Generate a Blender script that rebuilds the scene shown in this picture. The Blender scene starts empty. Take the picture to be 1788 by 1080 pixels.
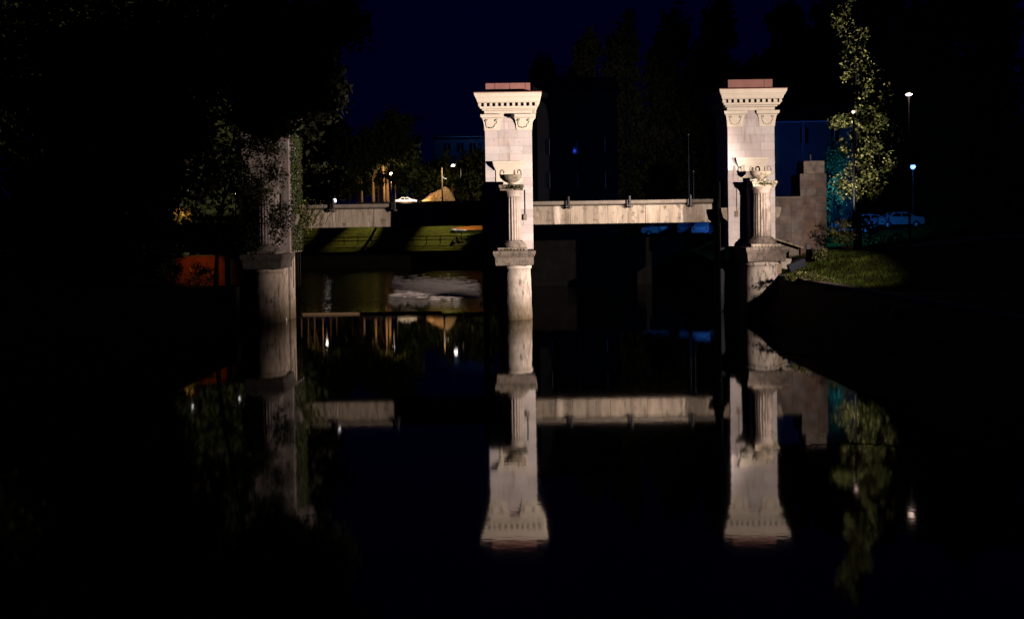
import bpy, bmesh, math, random
import numpy as np
from mathutils import Vector, Matrix, Euler
random.seed(7)
rng = np.random.default_rng(7)
R = math.radians
S = bpy.context.scene
C = S.collection

# ------------------------------------------------------------------ camera
FPX = 1486.0; CX, CY = 894.0, 427.0
EYE = Vector((0, 0, 5.6))
ROT = Matrix.Rotation(R(90 - 1.04), 3, 'X') @ Matrix.Rotation(R(-0.85), 3, 'Z')
cd = bpy.data.cameras.new('camera'); cam = bpy.data.objects.new('camera', cd); C.objects.link(cam)
cam.location = EYE; cam.rotation_euler = ROT.to_euler()
cd.sensor_width = 36; cd.lens = FPX / 1788 * 36
cd.shift_x = 0; cd.shift_y = -(540 - CY) / 1788
cd.clip_start = 0.1; cd.clip_end = 3000
S.camera = cam

def P(px, py, D):
    """point of the place at distance D (metres up-river) seen at a spot of the photograph"""
    d = ROT @ Vector(((px - CX) / FPX, -(py - CY) / FPX, -1))
    k = D / d.y
    return EYE + d * k

# ------------------------------------------------------------------ world, exposure
W = bpy.data.worlds.new('World'); S.world = W; W.use_nodes = True
bg = W.node_tree.nodes['Background']
bg.inputs[0].default_value = (0.02, 0.022, 1.0, 1); bg.inputs[1].default_value = 0.0078
S.view_settings.view_transform = 'Standard'; S.view_settings.look = 'None'
S.view_settings.exposure = 0; S.view_settings.gamma = 1
S.view_settings.use_curve_mapping = False
S.render.engine = 'CYCLES'
S.cycles.use_denoising = True
S.cycles.max_bounces = 6; S.cycles.diffuse_bounces = 0; S.cycles.glossy_bounces = 3
S.cycles.sample_clamp_indirect = 2.0

# floodlights on the right bank (fixtures are built further down)
FLOOD_A = (22.0, 25.0, 7.6)      # lights the right pylon
FLOOD_B = (30.5, 37.0, 7.4)      # lights the middle pylon and on to the left one
def spot(name, loc, aim, watts, cone, blend, col, size=0.12):
    l = bpy.data.lights.new(name, 'SPOT'); l.energy = watts; l.spot_size = R(cone); l.spot_blend = blend
    l.color = col; l.shadow_soft_size = size
    o = bpy.data.objects.new(name, l); C.objects.link(o); o.location = loc
    o.rotation_euler = (Vector(aim) - Vector(loc)).to_track_quat('-Z', 'Y').to_euler()
    return o
def shaded(name, loc, watts, col, aim=(0, 1, -.25), cone=130, size=0.1):
    """unseen lamp without a fixture that throws its light up-river only"""
    return spot(name, loc, tuple(Vector(loc) + Vector(aim)), watts, cone, .5, col, size)
WARM = (1.0, 0.785, 0.67)
spot('flood_and_fill_beam', FLOOD_A, (14.6, 55, 8.7), 46000, 38, 0.6, WARM)
spot('flood_and_fill_beam', (23.4, 58.6, 4.35), (25.4, 63.2, 13.5), 5200, 60, 0.8, (1, .88, .72), .08)  # added upward beam that brightens the slender tree
spot('flood_and_fill_beam', (23.4, 58.6, 4.4), (24.9, 63.0, 20), 9000, 26, 0.8, (1, .88, .74), .08)  # second added beam, for the top of the same tree
spot('flood_and_fill_beam', FLOOD_B, (2.9, 55, 8.4), 165000, 36.5, 0.75, WARM)

# ------------------------------------------------------------------ materials
MATS = {}
def mat(name, col, rough=0.85, var=0.25, scale=3.0, bump=0.0, bscale=None, rnd=0.0, stain=None, metal=0.0,
        stretch=(1, 1, 1), emit=None, estr=0.0, col2=None, spec=0.08):
    """procedural: two-tone noise, optional per-object value shift, optional stains (colour, scale, amount)"""
    if name in MATS: return MATS[name]
    m = bpy.data.materials.new(name); m.use_nodes = True; MATS[name] = m
    nt = m.node_tree; N = nt.nodes; L = nt.links; b = N['Principled BSDF']
    b.inputs['Roughness'].default_value = rough; b.inputs['Metallic'].default_value = metal
    b.inputs['Specular IOR Level'].default_value = spec
    tc = N.new('ShaderNodeTexCoord'); mp = N.new('ShaderNodeMapping'); mp.inputs['Scale'].default_value = stretch
    geo = N.new('ShaderNodeNewGeometry')
    L.new(geo.outputs['Position'], mp.inputs['Vector'])
    nz = N.new('ShaderNodeTexNoise'); nz.inputs['Scale'].default_value = scale; nz.inputs['Detail'].default_value = 6
    L.new(mp.outputs[0], nz.inputs['Vector'])
    rp = N.new('ShaderNodeValToRGB'); rp.color_ramp.elements[0].position = .3; rp.color_ramp.elements[1].position = .7
    lo = tuple(c * (1 - var) for c in col) if col2 is None else col2
    rp.color_ramp.elements[0].color = (*lo, 1); rp.color_ramp.elements[1].color = (*col, 1)
    L.new(nz.outputs['Fac'], rp.inputs['Fac']); out = rp.outputs['Color']
    if rnd:
        oi = N.new('ShaderNodeObjectInfo'); mr = N.new('ShaderNodeMapRange')
        mr.inputs['To Min'].default_value = 1 - rnd; mr.inputs['To Max'].default_value = 1 + rnd * .5
        L.new(oi.outputs['Random'], mr.inputs['Value'])
        hs = N.new('ShaderNodeHueSaturation'); L.new(out, hs.inputs['Color']); L.new(mr.outputs[0], hs.inputs['Value'])
        wn = N.new('ShaderNodeTexWhiteNoise'); wn.noise_dimensions = '1D'; L.new(oi.outputs['Random'], wn.inputs['W'])
        m2 = N.new('ShaderNodeMapRange'); m2.inputs['To Min'].default_value = .5; m2.inputs['To Max'].default_value = 1.5
        L.new(wn.outputs['Value'], m2.inputs['Value']); L.new(m2.outputs[0], hs.inputs['Saturation'])
        out = hs.outputs['Color']
    for st in (stain or []):
        scol, sscale, amt, sstr = st
        mp2 = N.new('ShaderNodeMapping'); mp2.inputs['Scale'].default_value = sstr
        L.new(geo.outputs['Position'], mp2.inputs['Vector'])
        n2 = N.new('ShaderNodeTexNoise'); n2.inputs['Scale'].default_value = sscale; n2.inputs['Detail'].default_value = 8
        n2.inputs['Roughness'].default_value = .65
        L.new(mp2.outputs[0], n2.inputs['Vector'])
        r2 = N.new('ShaderNodeValToRGB'); r2.color_ramp.elements[0].position = .62 - amt * .3
        r2.color_ramp.elements[1].position = .72 - amt * .25
        L.new(n2.outputs['Fac'], r2.inputs['Fac'])
        mx = N.new('ShaderNodeMixRGB'); L.new(r2.outputs['Color'], mx.inputs['Fac'])
        L.new(out, mx.inputs['Color1']); mx.inputs['Color2'].default_value = (*scol, 1); out = mx.outputs['Color']
    L.new(out, b.inputs['Base Color'])
    if bump:
        bn = N.new('ShaderNodeTexNoise'); bn.inputs['Scale'].default_value = bscale or scale * 4; bn.inputs['Detail'].default_value = 8
        L.new(mp.outputs[0], bn.inputs['Vector'])
        bp = N.new('ShaderNodeBump'); bp.inputs['Strength'].default_value = bump; bp.inputs['Distance'].default_value = .05
        L.new(bn.outputs['Fac'], bp.inputs['Height']); L.new(bp.outputs[0], b.inputs['Normal'])
    if emit:
        b.inputs['Emission Color'].default_value = (*emit, 1); b.inputs['Emission Strength'].default_value = estr
    return m

def waterline(m, z0, z1, col):
    """a real tide mark of algae: keeps to a height band above the water"""
    nt = m.node_tree; N = nt.nodes; L = nt.links; b = N['Principled BSDF']
    src = b.inputs['Base Color'].links[0].from_socket
    g = N.new('ShaderNodeNewGeometry'); sp = N.new('ShaderNodeSeparateXYZ'); L.new(g.outputs['Position'], sp.inputs[0])
    nz = N.new('ShaderNodeTexNoise'); nz.inputs['Scale'].default_value = 2.2; nz.inputs['Detail'].default_value = 8
    mp = N.new('ShaderNodeMapping'); mp.inputs['Scale'].default_value = (3, 3, .7)
    L.new(g.outputs['Position'], mp.inputs[0]); L.new(mp.outputs[0], nz.inputs['Vector'])
    ma = N.new('ShaderNodeMath'); ma.operation = 'MULTIPLY_ADD'; L.new(nz.outputs['Fac'], ma.inputs[0])
    ma.inputs[1].default_value = -2.2; L.new(sp.outputs['Z'], ma.inputs[2])
    mr = N.new('ShaderNodeMapRange'); mr.inputs['From Min'].default_value = z0 - 1.1; mr.inputs['From Max'].default_value = z1 - 1.1
    mr.inputs['To Min'].default_value = .85; mr.inputs['To Max'].default_value = 0
    L.new(ma.outputs[0], mr.inputs['Value'])
    mx = N.new('ShaderNodeMixRGB'); L.new(mr.outputs[0], mx.inputs['Fac']); L.new(src, mx.inputs['Color1'])
    mx.inputs['Color2'].default_value = (*col, 1); L.new(mx.outputs['Color'], b.inputs['Base Color'])

PALE = (0.56, 0.53, 0.50)
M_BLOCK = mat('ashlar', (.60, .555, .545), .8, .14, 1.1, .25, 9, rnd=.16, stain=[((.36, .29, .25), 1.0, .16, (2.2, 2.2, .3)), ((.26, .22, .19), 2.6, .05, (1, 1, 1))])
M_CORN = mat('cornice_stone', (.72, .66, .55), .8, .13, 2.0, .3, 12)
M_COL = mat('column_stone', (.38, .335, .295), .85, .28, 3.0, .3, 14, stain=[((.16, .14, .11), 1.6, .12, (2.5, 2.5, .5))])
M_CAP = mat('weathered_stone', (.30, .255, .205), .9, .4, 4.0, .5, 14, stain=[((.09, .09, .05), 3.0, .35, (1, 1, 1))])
M_SLAB = mat('mossy_stone', (.25, .215, .185), .9, .45, 3.0, .6, 12, stain=[((.10, .09, .07), 2.0, .35, (2, 2, .8))])
M_DRUM = mat('river_stone', (.46, .41, .36), .85, .3, 2.0, .4, 10, stain=[((.10, .085, .07), 1.7, .3, (2.6, 2.6, .6)), ((.62, .58, .52), 2.2, .1, (3, 3, .6))])
waterline(M_DRUM, 0.1, 1.5, (.16, .12, .06))
M_BLOCKD = mat('shade_ashlar', (.22, .19, .185), .85, .35, 1.3, .3, 9, rnd=.2, stain=[((.07, .06, .055), 1.2, .35, (1.5, 1.5, .6))])  # left pylon's stone set, with the foliage shade put into its colour
M_CORND = mat('shade_cornice', (.16, .14, .13), .9, .3, 2, .3, 12)
M_COLD = mat('shade_column', (.16, .138, .132), .9, .4, 3, .4, 12, stain=[((.06, .05, .045), 1.6, .3, (2, 2, .5))])
M_DRUMD = mat('shade_river_stone', (.40, .33, .275), .85, .4, 2.0, .4, 10, stain=[((.09, .075, .06), 1.7, .3, (2.6, 2.6, .6))])
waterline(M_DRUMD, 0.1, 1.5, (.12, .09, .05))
M_SLABD = mat('shade_mossy_stone', (.10, .088, .08), .9, .5, 3, .6, 12)
M_CAPD = mat('shade_weathered_stone', (.13, .115, .10), .9, .5, 3, .6, 12)
M_COLW = mat('stained_column_stone', (.29, .25, .215), .9, .4, 2.5, .4, 12, stain=[((.11, .09, .075), 1.5, .32, (2.2, 2.2, .5)), ((.10, .085, .07), .8, .12, (1, 1, 1))])
M_SLABW = mat('stained_plinth_stone', (.15, .125, .108), .9, .5, 3, .6, 12, stain=[((.05, .045, .04), 1.6, .35, (2, 2, .8))])
M_MORT = mat('mortar', (.50, .46, .43), .95, .2, 6)
M_COPPER = mat('copper_sheet', (.30, .15, .135), .6, .2, 2.0, .1, 8)
M_CONC = mat('beam_concrete', (.29, .25, .20), .9, .35, 1.6, .4, 10, stretch=(1.6, 1, .35),
             stain=[((.13, .11, .09), 1.3, .36, (1.5, 1, .13)), ((.09, .08, .065), 2.0, .22, (1, 1, 1)), ((.44, .39, .33), 1.1, .2, (1.2, 1, .2))])
M_LIP = mat('lip_concrete', (.17, .15, .125), .9, .3, 2.2, .4, 10)
M_CONC2 = mat('old_concrete', (.17, .135, .118), .9, .45, 1.6, .5, 9, stain=[((.09, .075, .065), 1.2, .35, (1, 1, .8))], rnd=.15)
M_IRON = mat('dark_iron', (.02, .02, .022), .5, .3, 8, spec=.4)
M_STEEL = mat('gate_steel', (.016, .02, .03), .55, .35, 3, .2)
M_GRASS = mat('lawn', (.085, .105, .014), .95, .8, .8, .9, 14)
M_BLADE = mat('grass_blade', (.12, .17, .025), .7, .85, .9, stain=[((.012, .016, .006), .8, .55, (1, 1, 1))])  # near-black patches painted in as shade over the lit grass
M_SOIL = mat('bank_soil', (.07, .055, .035), .95, .4, 1.2, .6, 8)
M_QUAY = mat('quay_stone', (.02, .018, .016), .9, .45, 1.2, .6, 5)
M_COPE = mat('coping_stone', (.30, .25, .20), .9, .35, 2.0, .4, 9, rnd=.2)
M_ROAD = mat('asphalt', (.05, .05, .05), .85, .25, 4, .3, 40)
M_PATH = mat('path_gravel', (.32, .21, .14), .95, .3, 6, .4, 40)
M_LEAF = mat('leaf_dark', (.045, .06, .02), .6, .5, 2.0)
M_LEAFP = mat('leaf_pale', (.23, .22, .08), .5, .55, 1.1, col2=(.07, .085, .025))
M_LEAFY = mat('leaf_yellow', (.30, .29, .12), .45, .4, 2)
M_LEAF_UNLIT = mat('unlit_leaf', (.028, .032, .014), .8, .4, 2)  # darker leaf copy, keeps unlit crowns near black under the floodlights
M_BLACK = mat('black_bark', (.012, .01, .009), .9, .3, 5, .7, 14)  # near-black bark tone
M_BARK = mat('bark', (.16, .115, .075), .9, .45, 5, .7, 14, stretch=(1, 1, .25))
M_BARKD = mat('bark_dark', (.035, .028, .022), .9, .45, 5, .7, 14)
M_RED = mat('red_plaster', (.34, .085, .035), .9, .4, 1.1, .4, 8, stain=[((.16, .05, .02), 1.0, .3, (1, 1, 1))])
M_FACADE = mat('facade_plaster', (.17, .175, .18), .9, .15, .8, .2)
M_FACADED = mat('unlit_plaster', (.022, .023, .028), .9, .2, .8, .2)  # darker facade copy, the building's lack of light put into the colour
M_POLE = mat('pole_paint', (.09, .10, .12), .6, .5, .8)
M_TRIM = mat('facade_trim', (.60, .62, .62), .8, .1, 2)
M_GLASS = mat('window_glass', (.01, .012, .015), .08, .1, 2, spec=.5)
M_WHITE = mat('white_paint', (.75, .73, .70), .35, .05, 4, spec=.5)
M_CARB = mat('blue_grey_paint', (.30, .33, .38), .3, .05, 4, spec=.5)
M_CARD = mat('dark_paint', (.05, .05, .06), .3, .05, 4, spec=.5)
M_TYRE = mat('tyre_rubber', (.015, .015, .015), .8, .2, 10)
M_ORANGE = mat('orange_board', (.65, .22, .03), .6, .15, 3)
M_WOOD = mat('grey_timber', (.20, .14, .085), .85, .35, 3, .5, 14, stretch=(.3, 1, 1))
M_SAND = mat('sand', (.34, .22, .11), .95, .75, 3, .6, 20)
M_GLITTER = mat('glitter', (.5, .47, .45), .6, .3, 5)
def lamp_mat(name, col, s): return mat(name, (.8, .8, .8), .4, 0, 1, emit=col, estr=s)
M_LW = lamp_mat('lamp_glow_white', (1, .92, .85), 14)
M_LO = lamp_mat('lamp_glow_warm', (1, .62, .30), 9)
M_LB = lamp_mat('lamp_glow_blue', (.12, .25, 1), 4)
M_HEAD = lamp_mat('headlamp_glow', (1, .85, .7), 12)

# water: dark, mirror smooth above the sluice, broken below it
M_WATER = bpy.data.materials.new('river_water'); M_WATER.use_nodes = True
def _water():
    nt = M_WATER.node_tree; N = nt.nodes; L = nt.links; b = N['Principled BSDF']
    b.inputs['Base Color'].default_value = (.001, .0012, .0015, 1); b.inputs['IOR'].default_value = 1.5
    b.inputs['Specular IOR Level'].default_value = .5
    g = N.new('ShaderNodeNewGeometry'); sp = N.new('ShaderNodeSeparateXYZ'); L.new(g.outputs['Position'], sp.inputs[0])
    far = N.new('ShaderNodeMapRange'); far.inputs['From Min'].default_value = 57; far.inputs['From Max'].default_value = 66
    L.new(sp.outputs['Y'], far.inputs['Value'])
    near = N.new('ShaderNodeMapRange'); near.inputs['From Min'].default_value = 14; near.inputs['From Max'].default_value = 50
    near.inputs['To Min'].default_value = .042; near.inputs['To Max'].default_value = .022
    L.new(sp.outputs['Y'], near.inputs['Value']); L.new(near.outputs[0], b.inputs['Roughness'])
    def layer(sx, sy, sc, st, dist):
        mp = N.new('ShaderNodeMapping'); mp.inputs['Scale'].default_value = (sx, sy, 1)
        L.new(g.outputs['Position'], mp.inputs['Vector'])
        nz = N.new('ShaderNodeTexNoise'); nz.inputs['Scale'].default_value = sc; nz.inputs['Detail'].default_value = 3
        L.new(mp.outputs[0], nz.inputs['Vector'])
        bp = N.new('ShaderNodeBump'); bp.inputs['Distance'].default_value = dist; bp.inputs['Strength'].default_value = st
        L.new(nz.outputs['Fac'], bp.inputs['Height']); return bp
    b1 = layer(1.0, .35, .8, .03, .05)
    b2 = layer(1.2, 2.0, 3.2, .015, .03); L.new(b1.outputs[0], b2.inputs['Normal'])
    b3 = layer(.35, 1.6, 2.6, 1, .035); L.new(b2.outputs[0], b3.inputs['Normal']); L.new(far.outputs[0], b3.inputs['Strength'])
    L.new(b3.outputs[0], b.inputs['Normal'])
_water()

# ------------------------------------------------------------------ mesh helpers
def link(name, me, m=None, parent=None, loc=None):
    o = bpy.data.objects.new(name, me); C.objects.link(o)
    if m is not None and me is not None and not me.materials: me.materials.append(m)
    if parent is not None: o.parent = parent
    if loc is not None: o.location = loc
    return o
def tag(o, label=None, cat=None, group=None, kind=None):
    if label: o['label'] = label
    if cat: o['category'] = cat
    if group: o['group'] = group
    if kind: o['kind'] = kind
    return o
def empty(name, loc, label=None, cat=None, group=None, rz=0, kind=None):
    o = bpy.data.objects.new(name, None); C.objects.link(o); o.location = loc; o.rotation_euler.z = rz
    o.empty_display_size = .3
    return tag(o, label, cat, group, kind)
def copy_tree(o, parent=None):
    c = o.copy(); C.objects.link(c); c.parent = parent
    for ch in list(o.children): copy_tree(ch, c)
    return c

class MB:
    def __init__(s): s.v = []; s.f = []; s.sm = []
    def add(s, vs, fs, smooth=False):
        n = len(s.v); s.v += [tuple(v) for v in vs]; s.f += [tuple(n + i for i in f) for f in fs]; s.sm += [smooth] * len(fs)
        return s
    def box(s, x0, x1, y0, y1, z0, z1):
        v = [(x0, y0, z0), (x1, y0, z0), (x1, y1, z0), (x0, y1, z0), (x0, y0, z1), (x1, y0, z1), (x1, y1, z1), (x0, y1, z1)]
        return s.add(v, [(0, 3, 2, 1), (4, 5, 6, 7), (0, 1, 5, 4), (1, 2, 6, 5), (2, 3, 7, 6), (3, 0, 4, 7)])
    def bbox(s, x0, x1, y0, y1, z0, z1, b=.02):
        """box with chamfered vertical and horizontal front/back edges"""
        bm = bmesh.new(); r = bmesh.ops.create_cube(bm, size=1)
        for v in r['verts']:
            v.co = Vector(((x0 + x1) / 2 + v.co.x * (x1 - x0), (y0 + y1) / 2 + v.co.y * (y1 - y0), (z0 + z1) / 2 + v.co.z * (z1 - z0)))
        bmesh.ops.bevel(bm, geom=bm.edges[:], offset=b, segments=1, affect='EDGES')
        bm.verts.index_update()
        s.add([v.co[:] for v in bm.verts], [[v.index for v in f.verts] for f in bm.faces]); bm.free(); return s
    def lathe(s, prof, n=24, c=(0, 0, 0), flute=None, a0=0, a1=2 * math.pi):
        full = abs(a1 - a0 - 2 * math.pi) < 1e-6; m = n if full else n + 1
        vs = []
        for (r, z) in prof:
            for i in range(m):
                a = a0 + (a1 - a0) * i / n; rr = r * (flute(i, r, z) if flute else 1)
                vs.append((c[0] + rr * math.cos(a), c[1] + rr * math.sin(a), c[2] + z))
        fs = []
        for k in range(len(prof) - 1):
            for i in range(n):
                j = (i + 1) % m
                fs.append((k * m + i, k * m + j, (k + 1) * m + j, (k + 1) * m + i))
        fs.append(tuple(range(m - 1, -1, -1))); fs.append(tuple((len(prof) - 1) * m + i for i in range(m)))
        return s.add(vs, fs, True)
    def ring(s, x0, x1, y0, y1, prof):
        """mitred moulding round a rectangle: prof = [(out, z)...] bottom to top, closed with caps"""
        vs = []
        for (o, z) in prof: vs += [(x0 - o, y0 - o, z), (x1 + o, y0 - o, z), (x1 + o, y1 + o, z), (x0 - o, y1 + o, z)]
        fs = []
        for k in range(len(prof) - 1):
            for i in range(4):
                j = (i + 1) % 4; fs.append((k * 4 + i, k * 4 + j, k * 4 + 4 + j, k * 4 + 4 + i))
        fs.append((3, 2, 1, 0)); q = (len(prof) - 1) * 4; fs.append((q, q + 1, q + 2, q + 3))
        return s.add(vs, fs)
    def tube(s, pts, rad, n=8, cap=True):
        pts = [Vector(p) for p in pts]; k = len(pts)
        rads = rad if isinstance(rad, (list, tuple)) else [rad] * k
        vs = []; ref = None
        for i, p in enumerate(pts):
            t = (pts[min(i + 1, k - 1)] - pts[max(i - 1, 0)])
            t = t.normalized() if t.length > 1e-9 else Vector((0, 0, 1))
            if ref is None: ref = Vector((0, 1, 0)) if abs(t.y) < .9 else Vector((1, 0, 0))
            u = (ref - t * ref.dot(t)).normalized(); w = t.cross(u); ref = u
            for j in range(n):
                a = 2 * math.pi * j / n; vs.append(p + (u * math.cos(a) + w * math.sin(a)) * rads[i])
        fs = [(i * n + j, i * n + (j + 1) % n, (i + 1) * n + (j + 1) % n, (i + 1) * n + j) for i in range(k - 1) for j in range(n)]
        if cap: fs += [tuple(range(n - 1, -1, -1)), tuple((k - 1) * n + j for j in range(n))]
        return s.add(vs, fs, True)
    def prism(s, poly, a, b, axis='y'):
        """polygon in xz extruded over y (axis y), or yz over x (axis x), or xy over z"""
        f = {'y': lambda p, t: (p[0], t, p[1]), 'x': lambda p, t: (t, p[0], p[1]), 'z': lambda p, t: (p[0], p[1], t)}[axis]
        n = len(poly); vs = [f(p, a) for p in poly] + [f(p, b) for p in poly]
        fs = [tuple(range(n - 1, -1, -1)), tuple(range(n, 2 * n))] + [(i, (i + 1) % n, n + (i + 1) % n, n + i) for i in range(n)]
        return s.add(vs, fs)
    def mesh(s, name):
        me = bpy.data.meshes.new(name); me.from_pydata(s.v, [], s.f)
        me.polygons.foreach_set('use_smooth', s.sm); me.validate()
        bm = bmesh.new(); bm.from_mesh(me); bmesh.ops.recalc_face_normals(bm, faces=bm.faces[:]); bm.to_mesh(me); bm.free()
        return me
    def build(s, name, m, parent=None, loc=None):
        return link(name, s.mesh(name), m, parent, loc)
    def rough(s, amt, f=1.5, seed=0):
        from mathutils import noise
        out = []
        for v in s.v:
            q = Vector(v); n = noise.noise_vector(q * f + Vector((seed, 0, 0))); out.append(tuple(q + n * amt))
        s.v = out; return s

def leaves_mesh(name, pts, size, mats, flat=.25, nrm=None):
    """many small folded leaves, one at each point"""
    pts = np.asarray(pts, float); n = len(pts)
    a = rng.normal(size=(n, 3)); a /= np.linalg.norm(a, axis=1)[:, None]
    b = rng.normal(size=(n, 3)); b -= (a * b).sum(1)[:, None] * a; b /= np.linalg.norm(b, axis=1)[:, None]
    c = np.cross(a, b)
    s = (size * rng.uniform(.6, 1.35, n))[:, None]
    v = np.empty((n, 5, 3))
    v[:, 0] = pts - a * s * .55
    v[:, 1] = pts + b * s * .3 + c * s * .1 - a * s * .08
    v[:, 2] = pts + a * s * .55
    v[:, 3] = pts - b * s * .3 + c * s * .1 - a * s * .08
    v[:, 4] = pts
    idx = np.arange(n)[:, None] * 5
    tri = np.concatenate([idx + [0, 1, 4], idx + [1, 2, 4], idx + [2, 3, 4], idx + [3, 0, 4]], 1).reshape(-1)
    me = bpy.data.meshes.new(name); me.vertices.add(n * 5); me.vertices.foreach_set('co', v.reshape(-1))
    nf = n * 4; me.loops.add(nf * 3); me.loops.foreach_set('vertex_index', tri)
    me.polygons.add(nf); me.polygons.foreach_set('loop_start', np.arange(nf) * 3); me.polygons.foreach_set('loop_total', np.full(nf, 3))
    me.update(calc_edges=True); me.validate()
    for m in mats: me.materials.append(m)
    if len(mats) > 1:
        mi = np.repeat(rng.integers(0, len(mats), n), 4); me.polygons.foreach_set('material_index', mi)
    return me
def blob_pts(c, r, n, clumps=14, shell=.55):
    """points in leaf clumps spread through an ellipsoid"""
    c = np.array(c, float); r = np.array(r, float)
    d = rng.normal(size=(clumps, 3)); d /= np.linalg.norm(d, axis=1)[:, None]
    cc = c + d * r * rng.uniform(shell * .5, 1, (clumps, 1))
    k = rng.integers(0, clumps, n); rad = rng.uniform(.18, .38, clumps)
    q = np.clip(rng.normal(size=(n, 3)) * .6, -1.15, 1.15)
    return cc[k] + q * (r * rad[k][:, None])

# ------------------------------------------------------------------ water and land
def sheet(name, fn, xs, ys, m, kind='structure'):
    v = []; nx, ny = len(xs), len(ys)
    for y in ys:
        for x in xs: v.append((x, y, fn(x, y)))
    f = [(j * nx + i, j * nx + i + 1, (j + 1) * nx + i + 1, (j + 1) * nx + i) for j in range(ny - 1) for i in range(nx - 1)]
    b = MB(); b.add(v, f, True); o = b.build(name, m); return tag(o, kind=kind)
wm = MB(); wm.add([(-700, -60, 0), (700, -60, 0), (700, 900, 0), (-700, 900, 0)], [(0, 1, 2, 3)])
tag(wm.build('water', M_WATER), kind='structure')
gm = MB(); gm.add([(-900, -100, -1.6), (900, -100, -1.6), (900, 1000, -1.6), (-900, 1000, -1.6)], [(0, 1, 2, 3)])
tag(gm.build('river_bed', M_SOIL), kind='structure')
from mathutils import noise as mnoise
def nz(x, y, s=.3): return mnoise.noise(Vector((x * s, y * s, 3.1)))
def lin(a, b, n): return [a + (b - a) * i / (n - 1) for i in range(n)]
def sm(t): t = max(0, min(1, t)); return t * t * (3 - 2 * t)
# right bank, with a terrace that rises behind the pylons
def h_right(x, y):
    base = 2.4 + 1.3 * sm((x - 17.2) / 4.5) * sm((y - 40) / 14) + .8 * sm((y - 66) / 12) + 1.2 * sm((x - 24) / 20)
    return base + .10 * nz(x, y, .6) + .05 * nz(x, y, 2)
XR = lin(16.75, 32, 40) + lin(34, 90, 16) + [160, 700]
sheet('right_bank', h_right, XR, [-60, -20] + lin(0, 40, 14) + lin(42, 80, 40) + lin(84, 200, 10) + [900], M_GRASS)
# left bank
def h_left(x, y): return 2.2 + 2.2 * sm((-19 - x) / 14) + .1 * nz(x, y, .5)
lbk = sheet('left_bank', h_left, [-700, -160, -90] + lin(-60, -17.2, 36), [-60, -20] + lin(0, 125, 40), M_SOIL)
for v_ in lbk.data.vertices: v_.co.x -= max(0, v_.co.y - 59.3) * .27
# far bank across the bend: quay, lawn and the raised road
def h_far(x, y):
    return 2.4 + 8.2 * sm((y - 131) / 33) * 1.0 + .12 * nz(x, y, .35)
sheet('far_lawn', h_far, [-500, -200] + lin(-90, 16, 60), [130.4] + lin(131, 164, 26), M_GRASS)
rd = MB(); rd.box(-500, 30, 164, 175, 2, 10.66); tag(rd.build('road', M_ROAD), kind='structure')
kb = MB(); kb.bbox(-60, 30, 163.5, 163.95, 9, 10.8, .02); tag(kb.build('kerb', M_COPE), kind='structure')
sheet('far_ground', lambda x, y: 10.6 + .3 * nz(x, y, .1), [-700, -300, -100, 0, 30, 100, 700], [175, 200, 260, 400, 900], M_GRASS)
# far right bank
def h_fr(x, y): return 4.6 + .06 * nz(x, y, .5)
sheet('far_right_bank', h_fr, lin(1.5, 60, 20) + [120, 700], lin(84.5, 163, 16), M_SOIL)
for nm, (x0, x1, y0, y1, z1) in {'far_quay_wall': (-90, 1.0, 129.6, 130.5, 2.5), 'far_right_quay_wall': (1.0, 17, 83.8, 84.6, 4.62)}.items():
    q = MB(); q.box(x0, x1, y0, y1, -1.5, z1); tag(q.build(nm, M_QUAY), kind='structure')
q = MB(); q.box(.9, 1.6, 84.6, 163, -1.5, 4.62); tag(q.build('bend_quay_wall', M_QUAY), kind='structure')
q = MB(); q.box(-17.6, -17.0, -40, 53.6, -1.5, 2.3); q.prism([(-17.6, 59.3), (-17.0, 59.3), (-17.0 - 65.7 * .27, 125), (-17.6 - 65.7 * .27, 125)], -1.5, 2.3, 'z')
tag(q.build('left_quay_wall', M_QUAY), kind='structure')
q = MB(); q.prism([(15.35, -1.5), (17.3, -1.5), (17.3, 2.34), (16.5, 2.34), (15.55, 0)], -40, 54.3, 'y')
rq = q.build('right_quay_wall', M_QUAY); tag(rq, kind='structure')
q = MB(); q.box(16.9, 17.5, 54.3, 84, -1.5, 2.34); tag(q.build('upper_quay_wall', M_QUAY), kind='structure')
# coping stones of the right quay, laid end to end
y = 20.0; cm = {}
while y < 52.6:
    l = random.choice([1.1, 1.3, 1.5])
    if l not in cm:
        b = MB(); b.bbox(-.32, .32, .01, l - .01, 0, .16, .025); b.rough(.012, 3, l); cm[l] = b.mesh('coping_stone')
    o = link('coping_stone', cm[l], M_COPE, rq, (16.78 + random.uniform(-.02, .02), y, 2.345 + random.uniform(-.01, .015))); y += l

# ------------------------------------------------------------------ pylons
TW, TD = 3.03, 3.1          # tower width, depth
YF = 55.0                   # front plane of the towers
def block_mesh(w, h, t, axis=1):
    c = .008
    v = [(-w/2, t, -h/2), (w/2, t, -h/2), (w/2, t, h/2), (-w/2, t, h/2),
         (-w/2, c, -h/2), (w/2, c, -h/2), (w/2, c, h/2), (-w/2, c, h/2),
         (-w/2 + c, 0, -h/2 + c), (w/2 - c, 0, -h/2 + c), (w/2 - c, 0, h/2 - c), (-w/2 + c, 0, h/2 - c)]
    f = [(0, 4, 5, 1), (1, 5, 6, 2), (2, 6, 7, 3), (3, 7, 4, 0), (4, 8, 9, 5), (5, 9, 10, 6), (6, 10, 11, 7), (7, 11, 8, 4), (8, 11, 10, 9), (0, 1, 2, 3)]
    me = bpy.data.meshes.new('stone_block'); me.from_pydata(v, [], f)
    bm = bmesh.new(); bm.from_mesh(me); bmesh.ops.recalc_face_normals(bm, faces=bm.faces[:]); bm.to_mesh(me); bm.free()
    return me
BM_ = {}
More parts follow.
